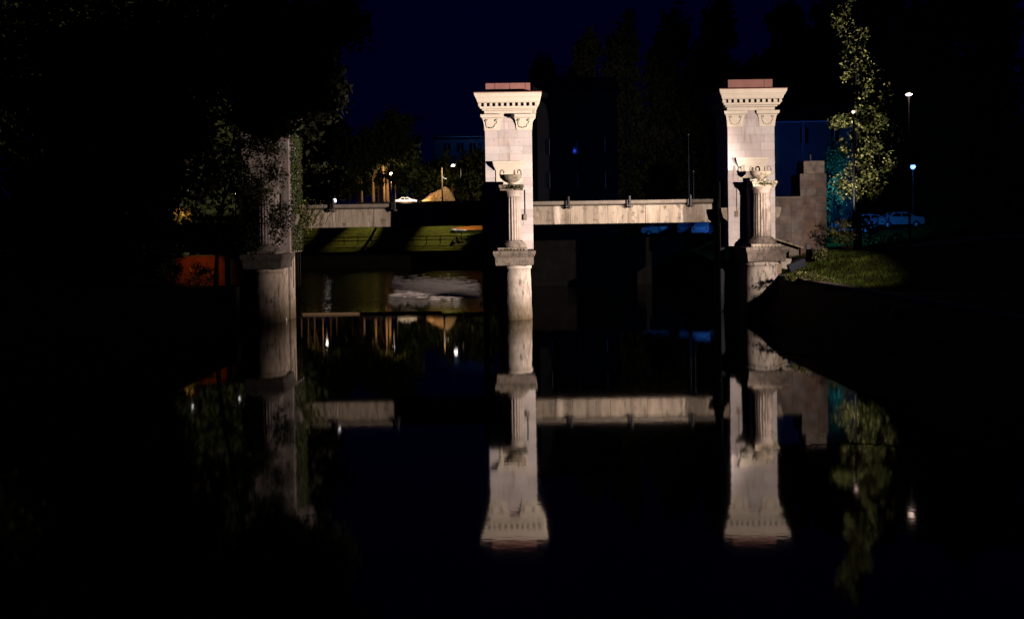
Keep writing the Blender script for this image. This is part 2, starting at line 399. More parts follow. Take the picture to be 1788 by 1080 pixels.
def courses(root, width, origin, rz, z0, z1, seed, bm_):
    """one ashlar facing: courses of separately cut blocks"""
    r = random.Random(seed); n = round((z1 - z0) / .5); h = (z1 - z0) / n
    rot = Matrix.Rotation(rz, 3, 'Z')
    for k in range(n):
        cuts = [0]
        parts = r.choice([[.3, .42, .28], [.22, .3, .26, .22], [.38, .34, .28], [.26, .24, .5], [.45, .55], [.2, .5, .3], [.28, .24, .24, .24]])
        if width > 3.2: parts = [p * .75 for p in parts] + [.25]
        if r.random() < .5: parts = parts[::-1]
        x = -width / 2
        for p in parts:
            w = round(p * width, 3); key = (w, round(h, 3), bm_.name)
            if key not in BM_: BM_[key] = block_mesh(w - .003, h - .003, .2)
            loc = Vector(origin) + rot @ Vector((x + w / 2, r.uniform(-.006, .006), 0)) + Vector((0, 0, z0 + h * (k + .5)))
            o = link('stone_block', BM_[key], bm_, root, loc); o.rotation_euler.z = rz
            x += w

CORNICE = [(.02, 13.02), (.02, 13.22), (.15, 13.25), (.15, 13.32), (.27, 13.35), (.31, 13.43), (.31, 13.48)]
CROWN = [(.40, 13.70), (.43, 13.71), (.43, 13.77), (.455, 13.78), (.47, 13.86), (.51, 13.95), (.53, 13.96), (.54, 14.03), (.57, 14.04), (.60, 14.13), (.635, 14.20), (.64, 14.30)]
def pylon(X, label, side, rod_side, seed, full_base=False, attic_panels=5, dark=False, off=.17, doff=.3, weathered=False):
    G = globals(); M_BLOCK, M_CORN, M_COL, M_DRUM, M_SLAB, M_CAP = [G[k + ('D' if dark else '')] for k in ('M_BLOCK', 'M_CORN', 'M_COL', 'M_DRUM', 'M_SLAB', 'M_CAP')]  # the D set has leaf shade in its colours
    root = empty('sluice_pylon', (X, YF, 0), label, 'pylon', 'stone pylons of the sluice gate')
    if weathered: M_COL, M_SLAB = M_COLW, M_SLABW
    h = TW / 2
    core = MB(); core.box(-h + .18, h - .18, .18, TD - .18, 4.3, 13.03); core.build('core', M_MORT, root)
    base = MB()
    if full_base: base.bbox(-h, h, .02, 1.2, -1.5, 4.29, .04)
    else: base.bbox(-h + .75, h - .45, .35, TD - .2, -1.5, 4.29, .04)
    base.build('base_wall', M_DRUM, root)
    courses(root, TW, (0, 0, 0), 0, 4.3, 13.02, seed, M_BLOCK)
    courses(root, TD - .44, (-h, TD / 2, 0), -math.pi / 2, 4.3, 13.02, seed + 1, M_BLOCK)
    courses(root, TD - .44, (h, TD / 2, 0), math.pi / 2, 4.3, 13.02, seed + 2, M_BLOCK)
    courses(root, TW, (0, TD, 0), math.pi, 4.3, 13.02, seed + 3, M_BLOCK)
    # entablature
    a = MB(); a.ring(-h, h, 0, TD, CORNICE); a.build('architrave', M_CORN, root)
    f = MB(); f.box(-h - .05, h + .05, -.05, TD + .05, 13.48, 13.70); f.build('dentil_backing', M_CORN, root)
    d = MB(); d.bbox(-.09, .09, -.15, .15, 0, .212, .008); dm = d.mesh('dentil')
    nf = 11
    for i in range(nf):
        x = -h - .30 + (2 * h + .60) * i / (nf - 1)
        for yy in (-.21, TD + .21): link('dentil', dm, M_CORN, root, (x, yy, 13.485))
    ns = 13
    for i in range(1, ns):
        yy = -.3 + (TD + .6) * i / ns
        for xx in (-h - .21, h + .21):
            o = link('dentil', dm, M_CORN, root, (xx, yy, 13.485)); o.rotation_euler.z = math.pi / 2
    c = MB(); c.ring(-h, h, 0, TD, CROWN); c.build('cornice', M_CORN, root)
    fl = MB(); fl.ring(-h, h, 0, TD, [(.655, 14.30), (.66, 14.345), (-.1, 14.42)]); fl.build('copper_flashing', M_COPPER, root)
    # attic clad in copper sheets with standing seams
    ax = h - .07; z0, z1 = 14.36, 15.02
    ab = MB(); ab.box(-ax + .04, ax - .04, .12, TD - .12, z0, z1 - .02); ab.build('attic_core', M_COPPER, root)
    edges = {5: [-1, -.58, .08, .78, 1.0], 2: [-1, .62, 1.0]}[attic_panels]
    for i in range(len(edges) - 1):
        p = MB(); p.bbox(edges[i] * ax + .012, edges[i + 1] * ax - .012, .07, .12, z0, z1, .008); p.build('copper_sheet', M_COPPER, root)
    for sx in (-1, 1):
        for i in range(3):
            y0 = .12 + (TD - .24) * i / 3; y1 = .12 + (TD - .24) * (i + 1) / 3
            p = MB(); p.bbox(min(sx * ax, sx * (ax - .05)), max(sx * ax, sx * (ax - .05)), y0 + .012, y1 - .012, z0, z1, .008)
            p.build('copper_sheet', M_COPPER, root)
    # corner capitals with scroll relief
    for sx in (-1, 1):
        cap = MB(); x1 = sx * (h + .02); x0 = sx * (h - .98)
        xa, xb = min(x0, x1), max(x0, x1)
        cap.ring(xa, xb, -.03, .9, [(.0, 11.98), (.01, 12.1), (.03, 12.35), (.08, 12.62), (.14, 12.74)])
        co = cap.build('corner_capital', M_CORN, root)
        ab = MB(); ab.ring(xa, xb, -.03, .9, [(.10, 12.745), (.20, 12.78), (.24, 12.86), (.24, 12.98), (.10, 13.015)])
        ab.build('abacus', M_CORN, co)
        # volutes and drooping tendril
        cxm = (xa + xb) / 2
        for s2 in (-1, 1):
            pts = []
            for t in range(15):
                an = t / 14 * 3.2 * math.pi; rr = .115 * (1 - t / 17)
                pts.append((cxm + s2 * (.33 + rr * math.cos(an + .6)), -.155 - .002 * t, 12.60 + rr * math.sin(an + .6)))
            v = MB(); v.tube(pts, .017, 6); v.build('volute', M_CORN, co)
            t2 = [(cxm + s2 * (.36 - .12 * sm(k / 8)), -.13 + .01 * math.sin(k), 12.52 - .36 * k / 8) for k in range(9)]
            v = MB(); v.tube(t2, .015, 6); v.build('tendril', M_CORN, co)
        v = MB(); v.tube([(cxm - .24, -.13, 12.17), (cxm, -.15, 12.1), (cxm + .24, -.13, 12.17)], .022, 6); v.build('tendril', M_CORN, co)
    # shallow pilaster and its moulded head behind the urn
    cx = .02
    pl = MB(); pl.bbox(cx - .86, cx + .84, -.04, .1, 8.6, 9.42, .01); pl.build('pilaster', M_CORN, root)
    ph = MB(); ph.ring(cx - .86, cx + .84, -.07, .1, [(.01, 9.40), (.05, 9.5), (.13, 9.66), (.17, 9.76), (.16, 9.80), (.19, 9.83), (.19, 9.97)])
    ph.build('pilaster_head', M_CORN, root)
    # pier that ties the column to the wall
    ax_ = off; yc = -1.55
    sp = MB(); sp.bbox(ax_ - .52, ax_ + .50, -.95, .05, 4.2, 8.62, .02); sp.build('spur_wall', M_CORN, root)
    # column: shaft > base_ring, capital, abacus
    nF = 20; n = nF * 6
    def fl_(i, r, z):
        u = (i % 6) / 6; return 1 - .085 * math.sin(math.pi * u) ** .8
    sh = MB(); sh.lathe([(.575, 4.9), (.575, 5.2), (.57, 6.0), (.555, 6.9), (.53, 7.62)], n, (ax_, yc, 0), fl_)
    col = sh.build('column', M_COL, root)
    b = MB(); b.lathe([(.60, 4.9), (.66, 4.88), (.70, 4.82), (.70, 4.78), (.80, 4.74), (.86, 4.66), (.90, 4.58), (.90, 4.50), (.88, 4.45)], 40, (ax_, yc, 0))
    b.rough(.03, 3, seed); b.build('base_ring', M_SLAB, col)
    b = MB(); b.bbox(ax_ - .93, ax_ + .93, yc - .93, -.55, 4.26, 4.46, .03); b.rough(.012, 3, seed); b.build('base_block', M_CAP, col)
    for i in range(9):
        b = MB(); b.bbox(-.055, .055, -.03, .03, 0, .09, .008); b.build('base_dentil', M_CAP, col, (ax_ - .8 + .2 * i, yc - .95, 4.29))
    b = MB(); b.lathe([(.52, 7.60), (.585, 7.62), (.585, 7.68), (.54, 7.70), (.57, 7.80), (.66, 7.92), (.70, 7.98), (.70, 8.0)], 40, (ax_, yc, 0))
    b.rough(.012, 4, seed); b.build('capital', M_COL, col)
    b = MB(); b.ring(ax_ - .70, ax_ + .70, yc - .70, -.9, [(-.03, 8.0), (.0, 8.03), (.03, 8.16), (.075, 8.22), (.075, 8.33), (.02, 8.37)])
    b.rough(.015, 4, seed); b.build('abacus', M_CAP, col)
    # hanging swag of moss on the capital front
    mp_ = rng.normal(size=(260, 3)) * np.array([.30, .04, .07]) + np.array([ax_ + .1, yc - .76, 8.22])
    tag(link('moss', leaves_mesh('moss', mp_, .09, [M_LEAF]), None, col), kind='stuff')
    # boat shaped urn with scroll handles
    ur = MB(); zb = 8.38
    ur.lathe([(.16, 0), (.20, .02), (.20, .05), (.12, .07), (.26, .12), (.44, .20), (.56, .32), (.60, .42), (.575, .47), (.52, .44), (.3, .36)], 32, (0, 0, 0))
    ur.v = [(x * 1.14, y_ * .8, z * 1.35) for x, y_, z in ur.v]; ur.rough(.008, 5, seed)
    u = ur.build('urn', M_CAP, root, (ax_ - .02, yc, zb))
    for sx in (-1, 1):
        pts = []
        for t in range(13):
            k = t / 12
            if k < .45: q = k / .45; pts.append((sx * (.60 + .06 * math.sin(q * 2)), 0, .42 + .38 * q))
            else:
                an = (k - .45) / .55 * 1.25 * math.pi; pts.append((sx * (.54 + .115 * math.cos(an)), 0, .80 + .125 * math.sin(an)))
        hd = MB(); hd.tube(pts, [.06, .06, .055, .055, .05, .05, .045, .045, .045, .04, .04, .045, .05], 8); hd.build('handle', M_CAP, u)
    fg = MB(); fg.lathe([(.10, 0), (.11, .05), (.06, .12), (.075, .2), (.05, .27), (.065, .33), (.02, .38)], 12, (.24, -.12, .55)); fg.build('finial', M_CAP, u)
    dx_ = doff
    # square plinth slab and the round river pier below
    sl = MB(); sl.ring(dx_ - 1.08, dx_ + 1.08, yc - 1.06, -.02, [(-.02, 3.36), (.07, 3.38), (.09, 3.52), (.10, 3.62), (.10, 3.86), (.13, 3.90), (.22, 4.08), (.235, 4.12), (.235, 4.22), (.20, 4.27)])
    sl.rough(.02, 2.5, seed); sl.build('plinth_slab', M_SLAB, root)
    dr = MB(); prof = [(1.10, -1.5)] + [(1.08 - .006 * i, z) for i, z in enumerate(lin(-.1, 3.1, 14))] + [(1.03, 3.12), (1.07, 3.16), (1.07, 3.30), (1.02, 3.36)]
    dr.lathe(prof, 48, (dx_, yc, 0)); dr.rough(.022, 2.2, seed); dm_ = dr.build('river_pier', M_DRUM, root)
    bk = MB(); bk.box(dx_ - .9, dx_ + .9, yc, .4, -1.5, 3.34); bk.build('pier_tie', M_DRUM, root)
    # grooved piers behind that guide the sluice gate, and the beam corbels
    for sx in (-1, 1):
        if sx > 0: continue
        gd = MB(); xa, xb = sx * (h - .02), sx * (h + .30)
        gd.bbox(min(xa, xb), max(xa, xb), 1.0, 1.75, -1.5, 8.55, .02); gd.bbox(min(xa, xb), max(xa, xb), 2.25, 2.95, -1.5, 8.55, .02)
        gd.build('gate_guide', M_STEEL, root)
    for sx in (-1, 1):
        cb = MB(); xa, xb = sx * (h + .003), sx * (h + .42)
        prof = [(h, 5.9), (h + .30, 6.15), (h + .42, 6.6), (h + .42, 6.78), (h, 6.78)]
        cb.prism([(sx * p[0], p[1]) for p in prof], .12, .9, 'y'); cb.build('corbel', M_CAP, root)
    # conduit with a small plate on the wall
    cs = rod_side
    cxx = cs * (1.02 if cs > 0 else .98)
    cdt = MB(); cdt.tube([(cxx, -.03, 6.55), (cxx, -.03, 8.1), (cxx - cs * .25, -.03, 8.16)], .018, 6)  # thin dark rod ending in a small plate
    k = cdt.build('rod', M_IRON, root); jb = MB(); jb.bbox(cxx - .13, cxx + .1, -.07, -.012, 6.18, 6.56, .012); jb.build('rod_plate', M_CAP, k)
    if side:
        fl = MB(); fl.bbox(.18, .42, -.28, -.08, 12.78, 12.98, .02); fo = fl.build('floodlight', M_IRON, root)  # no lamp here: dark box and arm shaped like shadow beside the capital
        ar = MB(); ar.tube([(.3, 0, 12.72), (.3, -.2, 12.74), (.3, -.2, 12.85)], .025, 6); ar.build('bracket', M_IRON, fo)
    return root

XL, XC, XRt = -15.86, -.13, 15.52
pylon(XC, 'middle stone pylon of the sluice with an urn column before it, standing in open water', True, 1, 11, off=.14, doff=.27)
pylon(XRt, 'right stone pylon of the sluice with an urn column, standing against the grassy bank', False, -1, 37, attic_panels=2, weathered=True, off=.17, doff=.14)
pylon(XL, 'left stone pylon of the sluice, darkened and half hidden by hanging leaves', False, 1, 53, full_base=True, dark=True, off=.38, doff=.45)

# ------------------------------------------------------------------ footbridge spans
def span(x0, x1, label, seed):
    r = random.Random(seed)
    root = empty('footbridge_span', ((x0 + x1) / 2, YF + 2.9, 6), label, 'bridge', 'footbridge spans between the pylons')
    L2 = (x1 - x0) / 2; y0, y1 = -.85, .75; zb = -.12
    n = 5; w = 2 * L2 / n
    for i in range(n):
        g = MB(); g.bbox(-L2 + w * i + .004, -L2 + w * (i + 1) - .004, y0, y1, zb, zb + 1.22, .025); g.rough(.006, 2, seed + i)
        g.build('girder', M_CONC, root)
    lp = MB(); lp.prism([(y0 - .02, 1.14), (y0 - .16, 1.22), (y0 - .16, 1.42), (y1 + .16, 1.42), (y1 + .16, 1.22), (y1 + .02, 1.14)], -L2, L2, 'x')
    lp.build('deck_lip', M_LIP, root)
    for i in range(3):
        x = -L2 + 2 * L2 * (i + .6) / 3.1
        br = MB(); br.bbox(x - .06, x + .06, y0 - .30, y0 - .17, .95, 1.72, .01); br.bbox(x - .21, x - .12, y0 - .26, y0 - .17, 1.05, 1.45, .01)
        br.tube([(x - .2, y0 - .2, 1.0), (x, y0 - .26, .92), (x + .22, y0 - .2, 1.02)], .04, 6)
        bo = br.build('rail_bracket', M_IRON, root)
    return root
h2 = TW / 2
span(XC + h2 + .004, XRt - h2 - .004, 'streaked concrete footbridge span lit from end to end, with dark rail brackets', 3)
span(XL + h2 + .004, XC - h2 - .004, 'concrete footbridge span with leaves over one end and deep shade over the other', 9)
# pale mesh streaks for reflected light, as foam below the gate
fp = []; ff = []
for i in range(1500):
    px = 762 + random.gauss(0, 34); py = 501 + random.gauss(0, 7.5) + (px - 762) * .06
    if not (690 < px < 835 and 476 < py < 524): continue
    D_ = 5.6 * FPX / (py - 400) / 1.0; q = P(px, py, D_); w = random.uniform(.15, .8); d_ = random.uniform(.03, .16); k = len(fp)
    z_ = .012 + .05 * random.random()
    fp += [(q.x - w, D_, z_), (q.x, D_ - d_, z_ - .01), (q.x + w, D_ + .1, z_), (q.x, D_ + d_, z_ + .07)]; ff.append((k, k + 1, k + 2, k + 3))
fm = MB(); fm.add(fp, ff); fo = fm.build('glitter', M_GLITTER); tag(fo, 'pale streaks for reflected light, drawn as foam on the dark water beyond the left bay', None, None, 'stuff')
# bollard lamp on the left span
lb = empty('bollard_lamp', (P(583, 353, 57).x, 57.3, 7.42), 'small white lamp standing on the shaded footbridge span', 'lamp')
b = MB(); b.tube([(0, 0, 0), (0, 0, .16)], .05, 8); b.build('post', M_IRON, lb)
b = MB(); b.lathe([(.09, .16), (.11, .2), (.11, .36), (.06, .42)], 12); b.build('lamp_head', lamp_mat('lamp_glow_soft', (.8, .85, 1), 1.0), lb)
# low timber sill in the left bay
tb = MB(); tb.bbox(XL + h2 + .05, XC - h2 - 3.2, 57.6, 57.8, -.3, .12, .02); tb.rough(.015, 1.0)
tag(tb.build('timber_boom', M_WOOD), 'long wet timber boom floating in the bay between left and middle pylons', 'boom')
bt = MB(); bt.lathe([(.02, 0), (.085, .01), (.09, .16), (.035, .24), (.035, .29)], 12)
tag(bt.build('floating_bottle', M_WHITE, None, (P(500, 556, 54).x, 53.9, -.04)), 'small white bottle floating at the foot of the leaf-covered pylon', 'bottle')

# ------------------------------------------------------------------ right bank: stair pier, wall, posts
def stone_pillar(name, x0, x1, y0, y1, z0, z1, label, cat, course=.52):
    root = empty(name, ((x0 + x1) / 2, (y0 + y1) / 2, z0), label, cat)
    w, d = (x1 - x0) / 2, (y1 - y0) / 2; H = z1 - z0; n = max(1, round(H / course)); h = H / n
    for k in range(n):
        cut = random.uniform(-.3, .3) * w
        for (a, b_) in ((-w, cut), (cut, w)):
            g = MB(); g.bbox(a + .002, b_ - .002, -d, d, h * k + .002, h * (k + 1) - .002, .01); g.rough(.012, 2, k); g.build('stone_block', M_CONC2, root)
    return root
pl0 = P(1398, 440, 60); pl1 = P(1444, 440, 60); ztop = P(1420, 303, 60).z
stone_pillar('stair_pillar', pl0.x, pl1.x, 60, 61.9, 2.9, ztop, 'tall weathered stone pillar beside the stair wall on the grassy bank', 'pillar')
a0, a1 = P(1404, 280, 60.2).x, P(1440, 280, 60.2).x
cp = empty('pillar_cap', ((a0 + a1) / 2, 61, ztop), 'dark stone cap block resting on the tall bank pillar', 'cap block')
g = MB(); g.bbox(-(a1 - a0) / 2, (a1 - a0) / 2, -.75, .75, .005, P(1420, 280, 60).z - ztop, .04); g.rough(.02, 2); g.build('cap_stone', M_SLAB, cp)
g = MB(); g.bbox(-.05, .05, -.05, .05, P(1420, 280, 60).z - ztop, P(1420, 280, 60).z - ztop + .5, .01); g.build('iron_stub', M_IRON, cp)
sw = empty('stair_wall', (XRt + h2, 59.4, 3), 'stained stone stair wall with a sloping underside between right pylon and pillar', 'wall')
def LP(px, py, D): q = P(px, py, D); return (q.x - (XRt + h2), q.z - 3)
zt = LP(1375, 347, 59.5)[1]; xe = pl0.x - (XRt + h2) - .02; xm = LP(1384, 400, 59.5)[0]
zA, zB = LP(1358, 403, 59.5)[1], LP(1400, 430, 59.5)[1]
n = 4
for k in range(6):
    zz0, zz1 = zt - (k + 1) * .6, zt - k * .6
    for i in range(n):
        xx0, xx1 = xe * i / n, xe * (i + 1) / n
        def und(x): return zA + (zB - zA) * x / xe
        lo0, lo1 = max(zz0, und(xx0)), max(zz0, und(xx1))
        if lo0 >= zz1 - .04 and lo1 >= zz1 - .04: continue
        lo0 = min(lo0, zz1 - .01); lo1 = min(lo1, zz1 - .01)
        g = MB(); g.prism([(xx0 + .006, lo0 + .006), (xx1 - .006, lo1 + .006), (xx1 - .006, zz1), (xx0 + .006, zz1)], 0, .5, 'y')
        g.build('stone_block', M_CONC2, sw)
g = MB(); g.bbox(0, xe, -.06, .6, zt + .004, zt + .16, .02); g.build('coping', M_LIP, sw)
g = MB(); g.prism([(0, zA - .02), (xe, zB - .02), (xe, zB - .16), (0, zA - .16)], -.05, .5, 'y'); g.build('stringer', M_CAP, sw)
g = MB(); g.bbox(0, xe, .9, 1.2, 0, zt - .3, .02); g.build('back_wall', M_SLAB, sw)
for i in range(7):
    t = (i + .5) / 7; g = MB(); g.bbox(xe * i / 7 + .004, xe * (i + 1) / 7 - .004, .02, .88, und(xe * t) + .02, und(xe * t) + .18, .01); g.build('step', M_CAP, sw)
def small_block(name, px0, px1, pyt, pyb, D, depth, m, label, cat, tilt=0, rough=.03):
    q0, q1 = P(px0, pyb, D), P(px1, pyt, D); w = q1.x - q0.x; hh = q1.z - q0.z
    g = MB(); g.bbox(-w / 2, w / 2, -depth / 2, depth / 2, 0, hh, .04); g.rough(rough, 1.5, px0)
    o = g.build(name, m, None, ((q0.x + q1.x) / 2, D + depth / 2, q0.z)); o.rotation_euler.y = R(tilt); return tag(o, label, cat)
small_block('stone_post', 1419, 1427, 433, 480, 55.5, .3, M_CONC2, 'slim pale stone post on the grass before the tall pillar', 'post', 1)
small_block('iron_door', 1408, 1417, 424, 476, 56.5, .12, M_IRON, 'narrow black iron hatch leaning between stone post and tall pillar', 'hatch')
small_block('boundary_post', 1436, 1442, 438, 468, 56, .25, M_CONC2, 'short brownish stone post hiding in the leafy shrub', 'post', 2)
small_block('fallen_slab', 1380, 1412, 455, 470, 53.2, .9, M_STEEL, 'dark tilted slab lying on the grass near the quay edge', 'slab', -22, .02)
small_block('rubble_stone', 1362, 1380, 452, 470, 53.4, .7, M_COPE, 'pinkish rough boulder wedged between plinth and grass', 'stone', 5, .12)
small_block('rubble_stone', 1352, 1366, 462, 480, 52.9, .6, M_COPE, 'brown rough boulder beside the round pier at the quay edge', 'stone', -8, .1)
# flat gravel path on the bank
pt = MB(); pa, pb = P(1450, 441, 63), P(1600, 441, 63)
v = []; ys = lin(60, 66, 7); xs = lin(22.6, 50, 30)
for yy in ys:
    for xx in xs: v.append((xx, yy, h_right(xx, yy) + .06))
pt.add(v, [(j * 30 + i, j * 30 + i + 1, (j + 1) * 30 + i + 1, (j + 1) * 30 + i) for j in range(6) for i in range(29)], True)
tag(pt.build('path', M_PATH), kind='structure')
# grass tufts (uncountable)
def tufts(name, xs, ys, hf, n, size, m):
    x = rng.uniform(*xs, n); yy = rng.uniform(*ys, n); me = bpy.data.meshes.new(name)
    v = []; f = []
    for i in range(n):
        z = hf(x[i], yy[i]); s = size * random.uniform(.5, 1.4); a = random.uniform(0, 6.28); dx, dy = math.cos(a) * .014, math.sin(a) * .014
        lx, ly = random.gauss(0, .3) * s, random.gauss(0, .3) * s
        k = len(v); v += [(x[i] - dx, yy[i] - dy, z - .02), (x[i] + dx, yy[i] + dy, z - .02), (x[i] + lx, yy[i] + ly, z + s)]; f.append((k, k + 1, k + 2))
    me.from_pydata(v, [], f); me.materials.append(m); return tag(link(name, me), kind='stuff')
g_ = tufts('grass', (17.05, 27), (40, 61), h_right, 26000, .16, M_BLADE); g_['label'] = 'rough yellow green grass on the right bank'

# ------------------------------------------------------------------ trees
def tree(name, base, trunk_h, trunk_r, crown, label, cat='tree', group=None, nleaf=2500, leaf=.35, mats=None, bark=None, lean=(0, 0), limbs=5, clumps=16):
    """crown = list of (dx,dy,dz, rx,ry,rz, share)"""
    root = empty(name, base, label, cat, group)
    b = MB(); pts = []; k = 7
    for i in range(k):
        t = i / (k - 1); pts.append((lean[0] * t ** 1.5 + .08 * trunk_r * math.sin(5 * t), lean[1] * t, trunk_h * t - .3 * (i == 0)))
    b.tube(pts, [trunk_r * (1.25 if i == 0 else 1 - .72 * i / (k - 1)) for i in range(k)], 9); 
    tr = b.build('trunk', bark or M_BARK, root)
    for i in range(limbs):
        c = crown[i % len(crown)]; t = random.uniform(.45, .92); q = Vector(pts[min(k - 1, int(t * (k - 1)))])
        e = Vector((c[0] + random.uniform(-.6, .6) * c[3], c[1] + random.uniform(-.6, .6) * c[4], c[2] + random.uniform(-.3, .5) * c[5]))
        m_ = (q + e) / 2 + Vector((random.uniform(-.3, .3), random.uniform(-.3, .3), .25))
        l = MB(); l.tube([q, m_, e], [trunk_r * .38, trunk_r * .22, trunk_r * .07], 6); l.build('limb', bark or M_BARK, tr)
    tot = sum(c[6] for c in crown); P_ = []
    for c in crown: P_.append(blob_pts(c[:3], c[3:6], max(8, int(nleaf * c[6] / tot)), clumps))
    o = link('crown', leaves_mesh('crown', np.concatenate(P_), leaf, mats or [M_LEAF]), None, root); tag(o, kind='stuff')
    return root

def lobes(base, D, spec):
    """px ellipses (cx, cy, rx, ry, depth radius, share[, dD]) -> crown lobes round base"""
    out = []
    for s in spec:
        d = D + (s[6] if len(s) > 6 else 0); q = P(s[0], s[1], d); k = d / FPX
        out.append((q.x - base[0], q.y - base[1], q.z - base[2], s[2] * k, s[4], s[3] * k, s[5]))
    return out

# leafy tree on the right bank, lit by the floodlight
tb_ = P(1500, 452, 63); base = (tb_.x, 63, h_right(tb_.x, 63))
spec = [(1472, 28, 26, 34, 1.0, 6), (1490, 75, 26, 44, 1.2, 8), (1482, 118, 18, 34, .9, 4), (1510, 140, 32, 50, 1.3, 11), (1532, 190, 24, 44, 1.0, 6), (1474, 210, 30, 14, .8, 6), (1516, 205, 34, 34, 1.3, 8),
        (1500, 245, 40, 40, 1.3, 7), (1528, 280, 34, 50, 1.3, 9), (1484, 318, 28, 40, 1.1, 4), (1525, 345, 40, 50, 1.4, 8), (1500, 395, 42, 34, 1.3, 5), (1545, 110, 26, 50, 1.5, 2, 3), (1560, 250, 30, 60, 1.5, 2.5, 3)]
tree('slender_tree', base, 23, .2, lobes(base, 63, spec), 'tall slender tree with floodlit yellow green leaves on the right bank', nleaf=10500, leaf=.235,
     mats=[M_LEAFP, M_LEAFP, M_LEAFY, M_LEAF, M_LEAF], bark=M_BLACK, lean=(-.4, 0), limbs=14, clumps=17)
# big tree of the left bank whose boughs hang over the left pylon
base = (-24.5, 50, 2.6)
spec = [(100, 100, 260, 150, 5, 12), (330, 60, 240, 110, 5, 12), (520, 50, 110, 75, 3, 8), (545, 150, 55, 70, 2.2, 6), (150, 320, 200, 120, 4, 8), (320, 230, 85, 110, 4, 6),
        (530, 245, 60, 80, 2.2, 6, 14), (460, 140, 80, 60, 2, 6), (470, 205, 62, 34, 1.6, 5), (120, 440, 140, 50, 3, 4), (600, 40, 40, 35, 1.2, 1.6), (560, 320, 35, 36, 2, 2.2, 12)]
tree('hanging_tree', base, 15, .7, lobes(base, 50, spec), 'huge dark tree whose crown fills the left bank and overhangs the left pylon', nleaf=52000, leaf=.42,
     mats=[M_LEAF_UNLIT], bark=M_BARKD, lean=(2, 0), limbs=14, clumps=60)
for i, (cx_, cy_, rx_, ry_, D, lab) in enumerate([(70, 200, 150, 260, 80, 'outermost dark tree of the left bank, behind the blue lamps'), (260, 190, 150, 260, 84, 'dark tree of the left bank between blue lamps and white lamp'), (420, 200, 130, 250, 88, 'dark tree of the left bank just left of the leafy pylon')]):
    q = P(cx_, 400, D); base = (q.x, D, 4.2); sp_ = [(cx_ + random.uniform(-.2, .2) * rx_, cy_ + ry_ * (.7 - 1.5 * k / 5), rx_ * (.9 if k < 5 else .6), ry_ * .3, 4, 1) for k in range(6)]
    tree('bank_tree', base, 15, .5, lobes(base, D, sp_), lab, 'tree', 'dark trees behind the left bank', nleaf=15000, leaf=.8, limbs=5, clumps=50)
# boughs in front of the left pylon: leaf strands hanging down over the stone
base = (-18.3, 52.4, 2.3)
spec = [(450, 250, 50, 34, .7, 6), (440, 330, 34, 50, .6, 4.5), (478, 300, 30, 50, .6, 3), (438, 410, 26, 34, .5, 3), (486, 385, 34, 40, .6, 3.6), (462, 225, 55, 22, .6, 4), (420, 300, 20, 70, .6, 4)]
tree('young_tree', base, 10.5, .14, lobes(base, 51.4, spec), 'thin young tree spreading loose leaves before the left pylon', nleaf=7000, leaf=.17,
     mats=[M_LEAF_UNLIT], bark=M_BLACK, lean=(1.6, 0), limbs=12, clumps=36)
# ivy over the left end of the footbridge
iv = empty('ivy', (-13.5, 56.6, 6.6), 'ivy creeping over the shaded end of the footbridge span', 'ivy')
q0, q1 = P(512, 380, 56.6), P(568, 380, 56.6)
pts = np.stack([q0.x + (q1.x - q0.x) * rng.beta(1, 1.9, 1500), 56.62 - .12 * rng.random(1500), rng.normal(6.62, .42, 1500)], 1) - np.array([-13.5, 56.6, 6.6])
tag(link('leaves', leaves_mesh('ivy_leaves', pts, .11, [M_LEAFP, M_LEAF]), None, iv), kind='stuff')
st_ = MB()
for i in range(6): st_.tube([(-.9 + .4 * i, .02, -.5), (-.7 + .4 * i, -.02, 0), (-.5 + .45 * i, .0, .5)], .018, 5)
tag(st_.build('stems', M_BARKD, iv), kind='stuff')

iw = empty('ivy', (XL + h2, 56.5, 5), 'ivy climbing the water side of the darkened pylon above the footbridge end', 'ivy')
pts = np.stack([.03 + .12 * rng.random(3000), rng.uniform(-1.3, 1.6, 3000), rng.uniform(-.6, 8.0, 3000)], 1)
tag(link('leaves', leaves_mesh('ivy_leaves', pts, .16, [M_LEAF]), None, iw), kind='stuff')
st_ = MB()
for i in range(4): st_.tube([(.02, -.9 + .6 * i, -3), (.03, -.7 + .6 * i, 2), (.03, -.8 + .6 * i, 7)], .02, 5)
tag(st_.build('stems', M_BARKD, iw), kind='stuff')
# shrubs on the right bank
def shrub(px, py, D, w, h, label, n=700, leaf=.14, mats=None, cat='shrub', group=None):
    q = P(px, py, D); k = D / FPX; base = (q.x, D, q.z)
    root = empty('shrub', base, label, cat, group)
    pt = blob_pts((0, 0, h * k * .5), (w * k / 2, w * k / 2, h * k / 2), n, 10)
    tag(link('foliage', leaves_mesh('foliage', pt, leaf, mats or [M_LEAFP, M_LEAF]), None, root), kind='stuff')
    for i in range(5):
        b = MB(); a = i * 1.3; b.tube([(0, 0, -.2), (math.cos(a) * w * k * .12, math.sin(a) * w * k * .12, h * k * .4), (math.cos(a) * w * k * .3, math.sin(a) * w * k * .3, h * k * .75)], [.03, .022, .01], 5)
        b.build('stem', M_BARKD, root)
shrub(1440, 462, 55, 40, 34, 'low leafy shrub at the foot of the tall stone pillar')
shrub(1478, 440, 57, 66, 62, 'broad dark shrub under the slender tree beside the path')
shrub(1545, 450, 58, 70, 60, 'shaded shrub behind the slender tree by the gravel path', mats=[M_LEAF])
shrub(1500, 478, 52, 70, 26, 'low black bush added as shade in the lit grass behind the quay edge', 900, .12, [M_LEAF_UNLIT])  # this bush and the next are added as dark breaks in lit grass
shrub(1462, 470, 54, 30, 30, 'small dark bush added as shade between the stone pillar and the lit grass', 500, .12, [M_LEAF_UNLIT])
